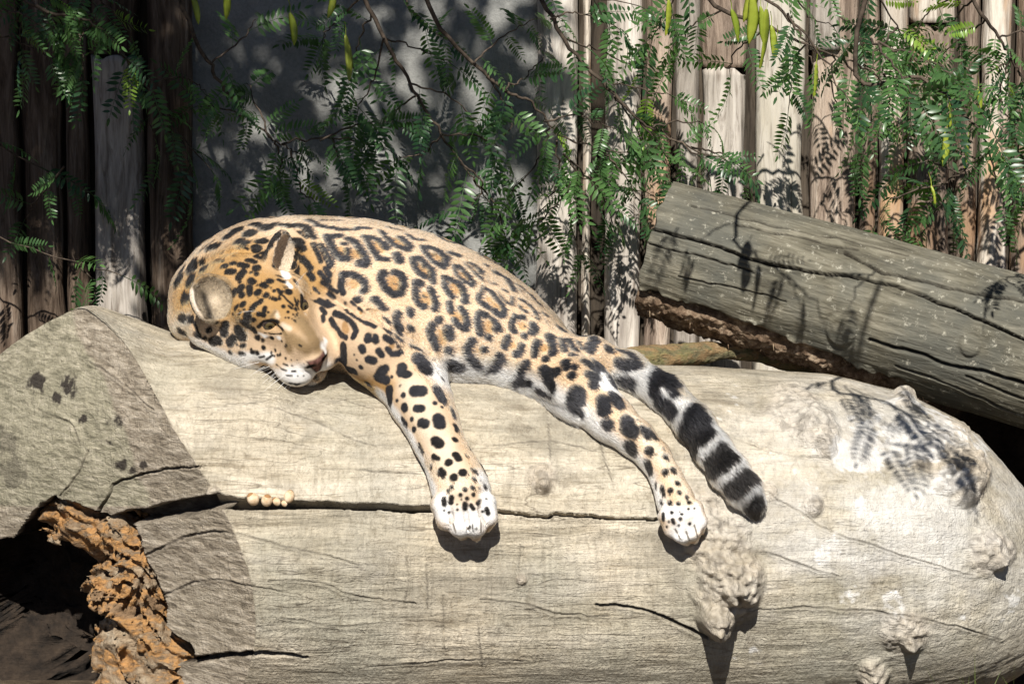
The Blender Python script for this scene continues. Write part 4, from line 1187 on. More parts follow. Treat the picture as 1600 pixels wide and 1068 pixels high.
def build_fur(n=340000):
    V, F, N = CATV, CATF, CATN
    rng = np.random.default_rng(11)
    ctr = V[F].mean(1)
    area = np.linalg.norm(np.cross(V[F[:, 2]] - V[F[:, 0]], V[F[:, 3]] - V[F[:, 1]]), axis=1)
    view = ctr - CAM; view /= np.linalg.norm(view, axis=1)[:, None]
    facing = -(N[F].mean(1) * view).sum(1)
    cz, R = log_axis(ctr[:, 0])
    inside = (ctr[:, 1] ** 2 + (ctr[:, 2] - cz) ** 2) < (R - 0.01) ** 2
    w = area * np.where(facing > -0.25, 1.0, 0.35) * ~inside
    loc = (ctr - HC) @ HB.T / HS
    nose = (np.abs(loc[:, 0]) < 0.026) & (loc[:, 1] > 0.133) & (loc[:, 2] < 0.010) & (loc[:, 2] > -0.028)
    eye = np.zeros(len(ctr), bool)
    for s in (-1, 1):
        eye |= ((ctr - EYES[(s + 1) // 2][0]) ** 2).sum(1) < 0.019 ** 2
    w[nose | eye] = 0
    headm = (np.abs(loc[:, 0]) < 0.1) & (loc[:, 1] > -0.09) & (np.abs(loc[:, 2]) < 0.12)
    w[headm] *= 1.7
    fi = rng.choice(len(F), n, p=w / w.sum())
    a, b = rng.random((2, n, 1))
    q = F[fi]
    P = (1 - a) * ((1 - b) * V[q[:, 0]] + b * V[q[:, 3]]) + a * ((1 - b) * V[q[:, 1]] + b * V[q[:, 2]])
    Nn = N[q].mean(1); Nn /= np.linalg.norm(Nn, axis=1)[:, None]
    C = COAT[q[:, 0]]
    # lie of the hair: along the bones
    bones = []
    def add(pts, wgt=1.0):
        for u, v in zip(pts[:-1], pts[1:]):
            d = v - u; bones.append(((u + v) / 2, d / np.linalg.norm(d), wgt))
    add([hp(0, 0.14, 0.0), hp(0, 0.06, 0.03), hp(0, 0, 0.06), hp(0, -0.08, 0.05)], 1.5)
    for s in (-1, 1):
        add([hp(s * 0.02, 0.13, -0.03), hp(s * 0.05, 0.06, -0.035), hp(s * 0.07, -0.02, -0.03), hp(s * 0.07, -0.08, -0.02)], 1.5)
    add([at(330, 470, -.05), at(345, 420, -.05), at(420, 390, -.1), at(520, 420, -.12), at(650, 440, -.12), at(760, 470, -.1), at(850, 530, -.1), at(900, 560, -.08)])
    add([at(520, 520, -.18), at(600, 570, -.25), at(660, 640, -.33), at(690, 710, -.38), at(725, 800, -.42), at(735, 840, -.42)])
    add([at(650, 530, -.15), at(760, 550, -.15), at(830, 570, -.2)])
    add([at(850, 580, -.22), at(910, 625, -.26), at(1000, 700, -.35), at(1050, 780, -.38), at(1075, 840, -.4)])
    add([at(x, y, surf_y(x, max(y, 590)) - r / PXM) for x, y, r in TAIL], 1.6)
    fl = np.zeros((n, 3))
    for c_, d_, wg in bones:
        r2 = ((P - c_) ** 2).sum(1)
        fl += (wg * np.exp(-r2 / (2 * 0.055 ** 2)) + 1e-6)[:, None] * d_
    fl += 0.02 * np.array([0.5, 0, -0.5])
    fl -= Nn * (fl * Nn).sum(1)[:, None]; fl /= np.linalg.norm(fl, axis=1)[:, None] + 1e-9
    swirl = np.stack([noise3(P, 14, 301 + k, 2) for k in range(3)], 1) * 0.35 + rng.normal(0, 0.16, (n, 3))
    fl = fl + swirl; fl -= Nn * (fl * Nn).sum(1)[:, None] * 0.8; fl /= np.linalg.norm(fl, axis=1)[:, None]
    L = np.full(n, 0.0088)
    lh = (P - HC) @ HB.T / HS
    hm = (np.abs(lh[:, 0]) < 0.12) & (lh[:, 1] > -0.10) & (np.abs(lh[:, 2]) < 0.13)
    L[hm] = 0.0046
    L[hm & (lh[:, 1] > 0.045)] = 0.0028
    L[hm & (lh[:, 1] > 0.05) & (lh[:, 2] < -0.058)] = 0.008
    tl = np.array([at(x, y, surf_y(x, max(y, 590)) - r / PXM) for x, y, r in TAIL[2:]])
    L[poly_dist(P, tl) < 0.045] = 0.016
    L[poly_dist(P, [at(690, 575, -.16), at(800, 595, -.18), at(880, 640, -.22)]) < 0.04] = 0.014
    L[(P[:, 2] < 0.80) & (L < 0.012)] = 0.0062
    for pw in (at(728, 815, -.45), at(1067, 825, -.44)):
        L[((P - pw) ** 2).sum(1) < 0.065 ** 2] = 0.0034
    for pe, re in ((at(331, 470, -.16), .045), (at(442, 405, -.11), .032)):
        em_ = ((P - pe) ** 2).sum(1) < re ** 2
        L[em_] = 0.0032
        fl[em_] += rng.normal(0, 0.28, (em_.sum(), 3)); fl[em_] /= np.linalg.norm(fl[em_], axis=1)[:, None]
        C[em_] *= rng.choice([0.25, 0.6, 1.0, 1.5, 1.9], (em_.sum(), 1))
    L *= rng.uniform(0.65, 1.2, n)
    lift = np.where(L > 0.0115, 0.42, 0.27)[:, None] * rng.uniform(0.6, 1.4, (n, 1))
    k = 4
    t = np.linspace(0, 1, k)[None, :, None]
    pts = P[:, None, :] - Nn[:, None, :] * 0.0008 + L[:, None, None] * (t * fl[:, None, :] * 0.95 + (t - 0.55 * t * t) * 1.5 * (lift * Nn)[:, None, :])
    C = np.clip(C * rng.normal(1, np.where(hm, 0.27, 0.25)[:, None], (n, 1)), 0.004, 0.92)
    cu = bpy.data.hair_curves.new('fur')
    cu.add_curves([k] * n)
    cu.attributes['position'].data.foreach_set('vector', (pts - CATBASE).astype(np.float32).ravel())
    rad = cu.attributes.get('radius') or cu.attributes.new('radius', 'FLOAT', 'POINT')
    rr = np.tile(np.array([0.00048, 0.00046, 0.00036, 0.00008], np.float32), n)
    rad.data.foreach_set('value', rr)
    ca = cu.attributes.new('coat', 'FLOAT_COLOR', 'CURVE')
    ca.data.foreach_set('color', np.hstack([C, np.ones((n, 1))]).astype(np.float32).ravel())
    m = Mat('fur'); t_ = m.t
    hair = m.n('BsdfHairPrincipled'); hair.parametrization = 'COLOR'
    hair.inputs['IOR'].default_value = 1.42; hair.inputs['Roughness'].default_value = 0.5; hair.inputs['Radial Roughness'].default_value = 0.75; hair.inputs['Coat'].default_value = 0.0
    out = [x for x in t_.nodes if x.type == 'OUTPUT_MATERIAL'][0]
    m.link(m.attr('coat'), hair.inputs['Color'])
    m.link(hair.outputs[0], out.inputs['Surface'])
    cu.materials.append(m.m)
    o = bpy.data.objects.new('fur', cu); COL.objects.link(o); o.parent = JAG
    o['kind'] = 'stuff'
build_fur()
# ------------------------------------------------------------------ back wall: rough slab fences and a concrete panel
FY = 0.85
def wood_mat(name, pal, bark=0.6, warm=None):
    m = Mat(name); g = m.obj_co((26, 26, 2.4)); g2 = m.obj_co((80, 80, 9)); iso = m.obj_co((1, 1, 0.35))
    n1 = m.noise(g, 1.0, 6, 0.65, 0.9); n2 = m.noise(g2, 1.0, 5, 0.65, 0.8); n3 = m.noise(iso, 9.0, 4, 0.6)
    c = m.ramp(n1, [(0.30, pal[0]), (0.46, pal[1]), (0.58, pal[2]), (0.72, pal[3])])
    c = m.mix(0.8, c, m.ramp(n2, [(0.33, (0.38, 0.34, 0.31)), (0.5, (1, 1, 1)), (0.7, (1.1, 1.08, 1.05))]), 'MULTIPLY')
    if warm:
        c = m.mix(m.ramp(n3, [(0.55, (0, 0, 0)), (0.68, (1, 1, 1))]), c, warm)
    rnd = m.n('ObjectInfo').outputs['Random']
    c = m.mix(1.0, c, m.ramp(rnd, [(0, (0.72, 0.70, 0.68)), (0.5, (1.0, 0.98, 0.95)), (1, (1.18, 1.16, 1.14))]), 'MULTIPLY')
    m.color(c); m.rough(0.9, 0.12)
    m.bump(m.math('ADD', m.math('MULTIPLY', n1, 1.0), m.math('MULTIPLY', n2, 0.5)), bark, 0.012)
    return m.m
WM = {
    'grey': wood_mat('grey_plank', [(0.18, 0.155, 0.14), (0.42, 0.385, 0.345), (0.55, 0.51, 0.465), (0.66, 0.63, 0.585)], 0.5),
    'smooth': wood_mat('smooth_plank', [(0.33, 0.30, 0.25), (0.45, 0.42, 0.36), (0.50, 0.47, 0.42), (0.56, 0.54, 0.49)], 0.25),
    'bark': wood_mat('bark_slab', [(0.075, 0.055, 0.043), (0.30, 0.235, 0.19), (0.45, 0.37, 0.305), (0.60, 0.53, 0.455)], 1.0, (0.46, 0.30, 0.19)),
    'pale': wood_mat('pale_slab', [(0.30, 0.24, 0.19), (0.55, 0.49, 0.42), (0.68, 0.63, 0.56), (0.78, 0.74, 0.68)], 0.6, (0.55, 0.36, 0.22)),
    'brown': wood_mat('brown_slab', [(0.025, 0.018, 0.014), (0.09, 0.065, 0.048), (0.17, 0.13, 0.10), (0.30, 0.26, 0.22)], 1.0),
}
def slab(parent, px0, px1, kind, zt, zb, Y, rough, bow, seed, depth=0.045):
    """one upright slab with a front of its own relief"""
    x0 = at(px0, 300, Y)[0]; x1 = at(px1, 300, Y)[0]
    nx = max(8, int((x1 - x0) / 0.006)); nz = max(10, int((zt - zb) / 0.012))
    u = np.linspace(0, 1, nx); w = np.linspace(zb, zt, nz)
    U, Z = np.meshgrid(u, w, indexing='ij')
    e0 = x0 + 0.006 * noise3(np.c_[np.zeros(nz), w * 7, np.full(nz, seed)], 1, seed, 3) + 0.004
    e1 = x1 + 0.006 * noise3(np.c_[np.ones(nz) * 5, w * 7, np.full(nz, seed)], 1, seed + 1, 3) - 0.004
    X = e0[None, :] * (1 - U) + e1[None, :] * U
    P = np.stack([X.ravel(), np.zeros(X.size), Z.ravel()], 1)
    prof = 0.6 * bow * (1 - (2 * U - 1) ** 2).ravel()
    rel = rough * (0.55 * noise3(P + seed, (26, 1, 2.6), seed, 4, 0.6) + 0.45 * noise3(P + seed, (75, 1, 6), seed + 5, 3) - 0.35 * np.clip(noise3(P + seed, (40, 1, 3.2), seed + 9, 2) - 0.35, 0, 1) * 4)
    edge = np.minimum(U, 1 - U).ravel() * (x1 - x0)
    P[:, 1] = Y - prof - rel * sstep(0, 0.012, edge) + 0.012 * (1 - sstep(0, 0.01, edge))
    P[:, 2] += np.where(Z.ravel() == w[-1], 0.02 * noise3(P, (40, 1, 1), seed, 2), 0)
    nF = len(P)
    back = P.copy(); back[:, 1] = Y + depth
    F = grid_faces(nx, nz)
    idx = np.arange(nF).reshape(nx, nz)
    rim = np.concatenate([idx[:, 0], idx[-1, 1:], idx[-2::-1, -1], idx[0, -2:0:-1]])
    rb = len(P) + np.arange(len(rim))
    V = np.vstack([P, back[rim]])
    side = np.stack([rim, np.roll(rim, -1), np.roll(rb, -1), rb], 1)
    o = mesh_obj('plank', V, np.vstack([F, side]), WM[kind], parent)
    return o
def slabs_back(parent, p0, p1, mat):
    x0, x1 = at(p0, 300, FY)[0], at(p1, 300, FY)[0]; n = max(2, int((x1 - x0) / .16)); w = (x1 - x0) / n
    for i in range(n):
        a, b = x0 + i * w, x0 + (i + 1) * w - .003
        V = np.array([(x, y, z) for x in (a, b) for y in (FY + .075, FY + .10) for z in (GROUND_Z - .05, 1.93)])
        mesh_obj('gap_shade_board', V, [(0, 1, 3, 2), (4, 6, 7, 5), (0, 4, 5, 1), (2, 3, 7, 6), (0, 2, 6, 4), (1, 5, 7, 3)], mat, parent, smooth=False)  # added so that the gaps look dark
def build_fences():
    zt, zb = 1.95, GROUND_Z - 0.05
    f = empty('slab_fence', (0, 0, 0)); k = 0
    for p0, p1, kind, t, b, Y, r, bow in [
        (836, 905, 'grey', zt, zb, FY, .010, .012), (908, 926, 'pale', zt, zb, FY + .02, .006, .004), (944, 1004, 'grey', zt, zb, FY + .01, .012, .014), (1006, 1052, 'bark', zt, zb, FY, .014, .014), (1054, 1094, 'grey', zt, zb, FY + .012, .01, .008),
        (1096, 1166, 'grey', 1.495, zb, FY - .005, .007, .006), (1094, 1166, 'bark', zt, 1.50, FY + .02, .012, .01), (1180, 1257, 'smooth', zt, zb, FY - .01, .0025, .002), (1266, 1340, 'bark', zt, zb, FY, .016, .016),
        (1262, 1312, 'grey', zt, 1.54, FY - .02, .006, .004), (1344, 1372, 'bark', zt, zb, FY + .02, .014, .01), (1372, 1416, 'pale', zt, zb, FY - .004, .009, .012), (1418, 1488, 'bark', 1.585, zb, FY + .004, .015, .018), (1416, 1490, 'pale', zt, 1.60, FY + .02, .01, .008),
        (1492, 1528, 'bark', zt, zb, FY + .014, .016, .012), (1530, 1578, 'pale', zt, zb, FY - .008, .012, .015), (1582, 1640, 'bark', zt, zb, FY, .015, .014), (1644, 1710, 'grey', zt, zb, FY, .01, .01), (1714, 1790, 'bark', zt, zb, FY, .01, .01)]:
        slab(f, p0, p1, kind, t, b, Y, r, bow, 11 + 7 * k); k += 1
    tag(f, 'sunlit fence of rough upright bark slabs and grey planks behind the leaning log', 'fence')
    # dark boards added behind the slabs, standing for shade in the gaps
    rm = wood_mat('gap_shade_wood', [(0.03, 0.025, 0.02), (0.06, 0.05, 0.04), (0.08, 0.065, 0.05), (0.10, 0.085, 0.07)])
    slabs_back(f, 836, 1790, rm)
    for z in ():
        x0, x1 = at(836, 300, FY)[0], at(1790, 300, FY)[0]
        V = np.array([(x, y, zz) for x in (x0, x1) for y in (FY + .07, FY + .12) for zz in (z - .06, z + .06)])
        mesh_obj('gap_shade_wood', V, [(0, 1, 3, 2), (4, 6, 7, 5), (0, 4, 5, 1), (2, 3, 7, 6), (0, 2, 6, 4), (1, 5, 7, 3)], rm, f, smooth=False)
    g = empty('trunk_fence', (0, 0, 0))
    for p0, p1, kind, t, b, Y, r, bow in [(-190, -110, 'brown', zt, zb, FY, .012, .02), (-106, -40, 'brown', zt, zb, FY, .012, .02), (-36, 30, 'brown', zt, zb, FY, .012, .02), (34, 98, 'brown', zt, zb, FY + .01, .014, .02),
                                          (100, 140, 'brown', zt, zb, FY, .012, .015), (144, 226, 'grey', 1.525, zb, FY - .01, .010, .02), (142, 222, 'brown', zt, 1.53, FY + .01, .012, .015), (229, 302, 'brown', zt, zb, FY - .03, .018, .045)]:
        slab(g, p0, p1, kind, t, b, Y, r, bow, 201 + 7 * k); k += 1
    slabs_back(g, -190, 302, rm)
    for z in ():
        x0, x1 = at(-190, 300, FY)[0], at(302, 300, FY)[0]
        V = np.array([(x, y, zz) for x in (x0, x1) for y in (FY + .07, FY + .12) for zz in (z - .06, z + .06)])
        mesh_obj('gap_shade_wood', V, [(0, 1, 3, 2), (4, 6, 7, 5), (0, 4, 5, 1), (2, 3, 7, 6), (0, 2, 6, 4), (1, 5, 7, 3)], rm, g, smooth=False)
    tag(g, 'shaded fence of dark brown trunk slabs behind the sawn end of the log', 'fence')
    # concrete panel
    m = Mat('concrete'); co = m.obj_co(); n1 = m.noise(co, 6, 6, .6); n2 = m.noise(co, 120, 4, .7)
    c = m.ramp(n1, [(0.3, (0.21, 0.21, 0.20)), (0.6, (0.30, 0.30, 0.285)), (0.8, (0.36, 0.355, 0.34))])
    c = m.mix(0.5, c, m.ramp(n2, [(0.3, (0.6, 0.6, 0.6)), (0.6, (1.05, 1.05, 1.05))]), 'MULTIPLY')
    m.color(c); m.rough(0.9, 0.15); m.bump(m.math('ADD', n2, m.math('MULTIPLY', n1, 2.0)), 0.5, 0.006)
    x0, x1 = at(296, 300, FY + .03)[0], at(840, 300, FY + .03)[0]
    nx, nz = 60, 110
    X, Z = np.meshgrid(np.linspace(x0, x1, nx), np.linspace(zb, 1.97, nz), indexing='ij')
    P = np.stack([X.ravel(), np.zeros(X.size), Z.ravel()], 1)
    P[:, 1] = FY + 0.04 - 0.006 * noise3(P, (4, 1, 4), 77, 4)
    back = P.copy(); back[:, 1] = FY + 0.16
    idx = np.arange(len(P)).reshape(nx, nz)
    rim = np.concatenate([idx[:, 0], idx[-1, 1:], idx[-2::-1, -1], idx[0, -2:0:-1]]); rb = len(P) + np.arange(len(rim))
    w = mesh_obj('concrete_wall', np.vstack([P, back[rim]]), np.vstack([grid_faces(nx, nz), np.stack([rim, np.roll(rim, -1), np.roll(rb, -1), rb], 1)]), m.m)
    tag(w, 'plain grey concrete wall panel between the two wooden fences, behind the jaguar', 'wall')
build_fences()

# ------------------------------------------------------------------ the leaning log and the small branch behind it
LEAN_Y = 0.27
def build_leaning_log():
    a = at(1026, 387, LEAN_Y + 0.12); b = at(1790, 602, LEAN_Y - 0.10)
    ax = b - a; L = np.linalg.norm(ax); ax /= L
    up = np.array([0, 0, 1.0]); side = np.cross(ax, up); side /= np.linalg.norm(side)   # points to the camera
    if side[1] > 0: side = -side
    up = np.cross(side, ax); up = up if up[2] > 0 else -up
    R0 = 0.144
    ph = np.concatenate([np.linspace(-20, 170, 210, endpoint=False), np.linspace(170, 340, 60, endpoint=False)]) * math.pi / 180
    s = np.linspace(0, L, 330)
    rows = [np.tile(a, (len(ph), 1))]
    P = []; S = []; A = []
    for t in (0.05, 0.5, 0.85, 0.97):
        rr = R0 * t
        P.append(a[None] + rr * (np.cos(ph)[:, None] * up + np.sin(ph)[:, None] * side)); S.append(np.zeros(len(ph))); A.append(ph)
    for si in s:
        r = R0 * (1 + 0.06 * si)
        slant = -0.055 * np.cos(ph) * 0 + 0.0
        P.append((a + ax * si)[None] + r * (np.cos(ph)[:, None] * up + np.sin(ph)[:, None] * side)); S.append(np.full(len(ph), si)); A.append(ph)
    nr = len(P); P = np.vstack(P); S = np.concatenate(S); A = np.concatenate(A)
    F = grid_faces(nr, len(ph), True)
    N = np.cos(A)[:, None] * up + np.sin(A)[:, None] * side
    q = np.c_[S, A * R0, np.zeros(len(S))]
    d = 0.004 * noise3(q, (5, 14, 1), 401, 3) + 0.0016 * noise3(q, (14, 90, 1), 402, 3)
    px, py = project(P); front = np.sin(A) > -0.2; stain_dark = np.zeros(len(P))
    qq = np.c_[px, py] + np.c_[3 * noise3(q, 30, 403, 2), 3 * noise3(q, 30, 404, 2)]
    for pts, w, dep in [([(1010, 355), (1120, 385), (1200, 412), (1300, 428), (1400, 447), (1500, 485), (1600, 530), (1700, 560)], 1.9, .014), ([(1320, 395), (1380, 425), (1450, 440), (1530, 460), (1600, 470)], 1.5, .01),
                        ([(1360, 530), (1440, 555), (1500, 575), (1560, 585), (1700, 640)], 2.2, .016), ([(1015, 380), (1100, 402), (1180, 425)], 1.2, .008), ([(1510, 588), (1600, 622), (1700, 660)], 1.6, .012), ([(1150, 350), (1260, 375), (1340, 392)], 1.1, .006),
                        ([(1400, 570), (1500, 608), (1600, 650)], 1.2, .008), ([(1060, 430), (1150, 452), (1230, 470)], 1.0, .006), ([(1080, 320), (1180, 345), (1300, 372), (1420, 400)], 1.0, .005)]:
        dd = poly_dist(qq, catmull(pts, 3)); dd[~front] = 99
        d -= dep * (1 - sstep(0.5, 1.2, dd / (w * 1.3))); d += 0.0012 * np.exp(-((dd - 2.4 * w) / (w + 1)) ** 2)
        stain_dark = np.maximum(stain_dark, 0.8 * (1 - sstep(0.5, 2.2, dd / w)))
    for kx, ky, kr, kh in [(1315, 515, 26, .012), (1516, 541, 17, .009)]:
        r = np.hypot(px - kx, (py - ky)) / kr
        m = (1 - sstep(0.75, 1.0, r)) * front
        r = r + .12 * noise3(q, 60, 31, 3); d += .5 * kh * m - 0.0018 * np.exp(-((r - 1.08) / 0.10) ** 2) * front; stain_dark = np.maximum(stain_dark, 0.25 * np.exp(-((r - 1.08) / 0.10) ** 2) * front * np.clip(.6 + noise3(q, 40, 32, 2), 0, 1))
    # the rotten strip along the underside, bark torn off
    lx = np.array([980, 1050, 1150, 1250, 1330, 1420, 1600]); ly = np.array([446, 464, 500, 532, 566, 598, 684])
    under = py - np.interp(px, lx, ly) + 7 * noise3(q, (30, 40, 1), 405, 3)
    strip = sstep(-2, 4, under) * front * sstep(1450, 1380, px)
    gone = sstep(-0.35, 0.1, noise3(q, (9, 4, 1), 409, 2))
    groove = np.exp(-((under - 7) / 5.5) ** 2) * front * sstep(1450, 1380, px)
    shelf = sstep(10, 18, under) * front * sstep(1450, 1380, px)
    d -= 0.030 * groove * gone
    d += shelf * (0.004 + 0.014 * noise3(q, (28, 50, 1), 406, 4, .65) + 0.010 * (0.5 - worley3(q, (70, 110, 1), 7)))
    d += 0.009 * np.exp(-(under / 3.5) ** 2) * sstep(-0.1, 0.3, noise3(q, (30, 10, 1), 407, 3)) * front * (px < 1420)
    stain_dark = np.maximum(stain_dark, 0.8 * groove * gone)
    P = P + N * d[:, None]
    P[S == 0] += ax * 0.012 * noise3(P[S == 0], 30, 408, 2)[:, None]
    m = Mat('old_grey_wood'); uvm = m.attr('along'); mp = m.n('Mapping'); mp.inputs['Scale'].default_value = (6, 34, 1); m.link(uvm, mp.inputs[0])
    mp2 = m.n('Mapping'); mp2.inputs['Scale'].default_value = (26, 170, 1); m.link(uvm, mp2.inputs[0]); iso = m.obj_co()
    n1 = m.noise(mp.outputs[0], 1.0, 6, .65, .5); n2 = m.noise(mp2.outputs[0], 1.0, 4, .6, .3); n3 = m.noise(iso, 6, 4, .6); n4 = m.noise(iso, 60, 5, .75)
    c = m.ramp(n1, [(0.3, (0.06, 0.055, 0.042)), (0.46, (0.13, 0.12, 0.09)), (0.60, (0.20, 0.185, 0.142)), (0.75, (0.31, 0.285, 0.225))])
    c = m.mix(0.6, c, m.ramp(n2, [(0.35, (0.5, 0.48, 0.44)), (0.55, (1.05, 1.05, 1.03))]), 'MULTIPLY')
    c = m.mix(m.math('MULTIPLY', m.ramp(n3, [(0.42, (0, 0, 0)), (0.62, (1, 1, 1))]), 0.65), c, (0.085, 0.088, 0.078))
    c = m.mix(m.ramp(n4, [(0.58, (0, 0, 0)), (0.68, (0.8, 0.8, 0.8))]), c, (0.40, 0.38, 0.31))
    sep = m.n('SeparateColor'); m.link(m.attr('zone'), sep.inputs[0])
    rot = m.ramp(m.noise(iso, 45, 6, .75), [(0.35, (0.05, 0.032, 0.02)), (0.5, (0.17, 0.115, 0.075)), (0.66, (0.40, 0.31, 0.22))])
    c = m.mix(sep.outputs[0], c, rot); c = m.mix(sep.outputs[1], c, (0.02, 0.016, 0.012))
    m.color(c); m.rough(0.85, 0.15); m.bump(m.math('ADD', m.math('ADD', n1, m.math('MULTIPLY', n2, .5)), m.math('MULTIPLY', n4, m.math('ADD', sep.outputs[0], 0.25))), 0.8, 0.007)
    root = empty('leaning_log', b.tolist())
    o = mesh_obj('trunk', P - b, F, m.m, root)
    color_attr(o, 'zone', np.c_[strip, stain_dark, np.zeros(len(P))]); color_attr(o, 'along', np.c_[S, A * R0, np.zeros(len(P))])
    tag(root, 'dark grey weathered log leaning across the pale trunk with a torn rotten underside', 'log')
    # splintered fibre strips hanging from the underside
    rng = np.random.default_rng(9); sp = []
    for i in range(260):
        x = rng.uniform(1005, 1440); y = np.interp(x, lx, ly) + rng.uniform(-4, 26)
        p = at(x, y, np.interp(x, [1026, 1600], [LEAN_Y + .12, LEAN_Y - .04]) - 0.125 * math.sqrt(max(0.05, 1 - ((y - np.interp(x, [1000, 1700], [385, 590])) / 106) ** 2)) + 0.004)
        dirv = ax * rng.normal(0.7, 0.5) + np.array([0, -0.25, -0.5]) * rng.random() + rng.normal(0, .25, 3); dirv /= np.linalg.norm(dirv)
        Ln = rng.uniform(0.008, 0.035)
        pts = [p - b, p + dirv * Ln * .5 + rng.normal(0, .002, 3) - b, p + dirv * Ln + np.array([0, 0, -.3 * Ln]) - b]
        sp.append(tube(pts, [rng.uniform(.0008, .0035), rng.uniform(.0006, .0025), .0003], 4))
    Vv, Ff = join_parts(sp)
    fm = Mat('splinter'); fm.color(fm.ramp(fm.noise(fm.obj_co(), 60, 3, .6), [(0.35, (0.16, 0.10, 0.06)), (0.65, (0.44, 0.35, 0.24))])); fm.rough(.95, .1)
    so = mesh_obj('splinters', Vv, Ff, fm.m, root); so['kind'] = 'stuff'
    # small lichen covered branch
    pts = [at(x, y, Y) for x, y, Y in ((960, 566, .22), (1010, 560, .24), (1060, 556, .27), (1110, 548, .30), (1170, 552, .33), (1230, 566, .36), (1330, 580, .4))]
    c = catmull(pts, 26)
    V, F = tube(c, 0.022 + 0.006 * np.sin(np.linspace(0, 7, len(c))), 40)
    V = V + vert_normals(V, np.array(F[:-2])) * (0.008 * noise3(V, (20, 45, 45), 411, 4, .6))[:, None]
    lm = Mat('lichen_bark'); co = lm.obj_co((6, 20, 20)); n = lm.noise(co, 2.0, 6, .7); nn = lm.noise(lm.obj_co(), 30, 4, .6)
    cc = lm.ramp(n, [(0.3, (0.05, 0.042, 0.028)), (0.46, (0.20, 0.175, 0.10)), (0.58, (0.34, 0.22, 0.11)), (0.75, (0.42, 0.38, 0.27))])
    lm.color(lm.mix(lm.ramp(nn, [(0.5, (0, 0, 0)), (0.65, (.6, .6, .6))]), cc, (0.22, 0.22, 0.09))); lm.rough(.9, .15); lm.bump(lm.math('ADD', lm.math('ADD', n, nn), lm.noise(lm.obj_co((30, 90, 90)), 1.5, 5, .7)), 1.0, .014)
    br = mesh_obj('dead_branch', V, F, lm.m)
    tag(br, 'short lichen covered dead branch lying behind the jaguar tail under the leaning log', 'branch')
build_leaning_log()
# ------------------------------------------------------------------ hanging branches with feathered leaves and pods
def leaf_mat(name, lo, hi, trans):
    m = Mat(name); inf = m.n('ObjectInfo'); co = m.obj_co()
    n = m.math('ADD', m.math('MULTIPLY', m.noise(co, 25, 3, .6), 0.6), m.math('MULTIPLY', inf.outputs['Random'], 0.4))
    c = m.ramp(n, [(0.25, lo), (0.75, hi)])
    m.color(c); m.rough(0.34, 0.5)
    tr = m.n('BsdfTranslucent'); m.link(m.mix(1.0, c, trans, 'MULTIPLY'), tr.inputs[0])
    mx = m.n('MixShader'); mx.inputs[0].default_value = 0.32
    out = [x for x in m.t.nodes if x.type == 'OUTPUT_MATERIAL'][0]
    m.link(m.bsdf.outputs[0], mx.inputs[1]); m.link(tr.outputs[0], mx.inputs[2]); m.link(mx.outputs[0], out.inputs[0])
    return m.m
LEAFM = leaf_mat('leaf_green', (0.020, 0.060, 0.028), (0.10, 0.20, 0.06), (1.7, 2.0, 0.6))
YOUNGM = leaf_mat('leaf_young', (0.10, 0.20, 0.03), (0.22, 0.34, 0.05), (1.4, 1.6, 0.5))
PODM = leaf_mat('pod_skin', (0.22, 0.30, 0.03), (0.42, 0.47, 0.06), (1.3, 1.4, 0.5))
TWIGM = Mat('twig_bark'); TWIGM.color(TWIGM.ramp(TWIGM.noise(TWIGM.obj_co(), 60, 4, .6), [(0.35, (0.035, 0.026, 0.02)), (0.7, (0.13, 0.10, 0.075))])); TWIGM.rough(.85, .2)

def leaflet(p, d, n, L, W):
    """pointed blade, folded along its middle: base, four edge points, two mid points, tip"""
    s = np.cross(d, n); s /= np.linalg.norm(s); n = np.cross(s, d)
    V = [p, p + d * .3 * L + s * W + n * .18 * W, p + d * .68 * L + s * .8 * W + n * .15 * W - n * .04 * L, p + d * L - n * .12 * L,
         p + d * .68 * L - s * .8 * W + n * .15 * W - n * .04 * L, p + d * .3 * L - s * W + n * .18 * W, p + d * .34 * L, p + d * .68 * L - n * .04 * L]
    return V, [(0, 1, 6), (1, 2, 7, 6), (2, 3, 7), (7, 3, 4), (6, 7, 4, 5), (0, 6, 5)]
def frond_geo(rng, L=0.125, pairs=10, ll=0.026, droop=0.35, wide=1.0):
    """one feathered leaf along +X, leaflets in the XY plane, hanging in -Z"""
    t = np.linspace(0, 1, pairs + 3)
    bend = rng.normal(0, 0.10)
    R = np.stack([t * L, bend * L * t * t, -droop * L * t * t], 1)
    parts = [tube(R[::2] if len(R) > 8 else R, np.linspace(.0011, .0004, len(R[::2] if len(R) > 8 else R)), 3)]
    T = np.gradient(R, axis=0); T /= np.linalg.norm(T, axis=1)[:, None]
    for i in range(2, pairs + 2):
        sz = ll * (0.72 + 0.5 * math.sin(math.pi * (i / (pairs + 2)) ** 0.8)) * rng.uniform(.9, 1.08)
        for s in (-1, 1):
            if rng.random() < 0.04: continue
            side = np.array([0, s, 0.0])
            d = T[i] * rng.uniform(.28, .5) + side + np.array([0, 0, rng.normal(-.12, .14)]); d /= np.linalg.norm(d)
            n = np.array([rng.normal(0, .2), rng.normal(0, .2), 1.0])
            parts.append(leaflet(R[i] + side * .0006, d, n, sz, sz * 0.150 * wide))
    d = T[-1]; parts.append(leaflet(R[-1], d, np.array([0, 0, 1.0]), ll * .9, ll * .14))
    return join_parts(parts)
_lr = np.random.default_rng(21)
LEAF_ME = []
for i in range(9):
    V_, F_ = frond_geo(_lr, _lr.uniform(.10, .145), int(_lr.integers(8, 13)), _lr.uniform(.021, .028), _lr.uniform(.15, .6))
    o_ = mesh_obj('leaf', V_, F_, LEAFM if i < 8 else YOUNGM, link=False); LEAF_ME.append(o_.data); bpy.data.objects.remove(o_)

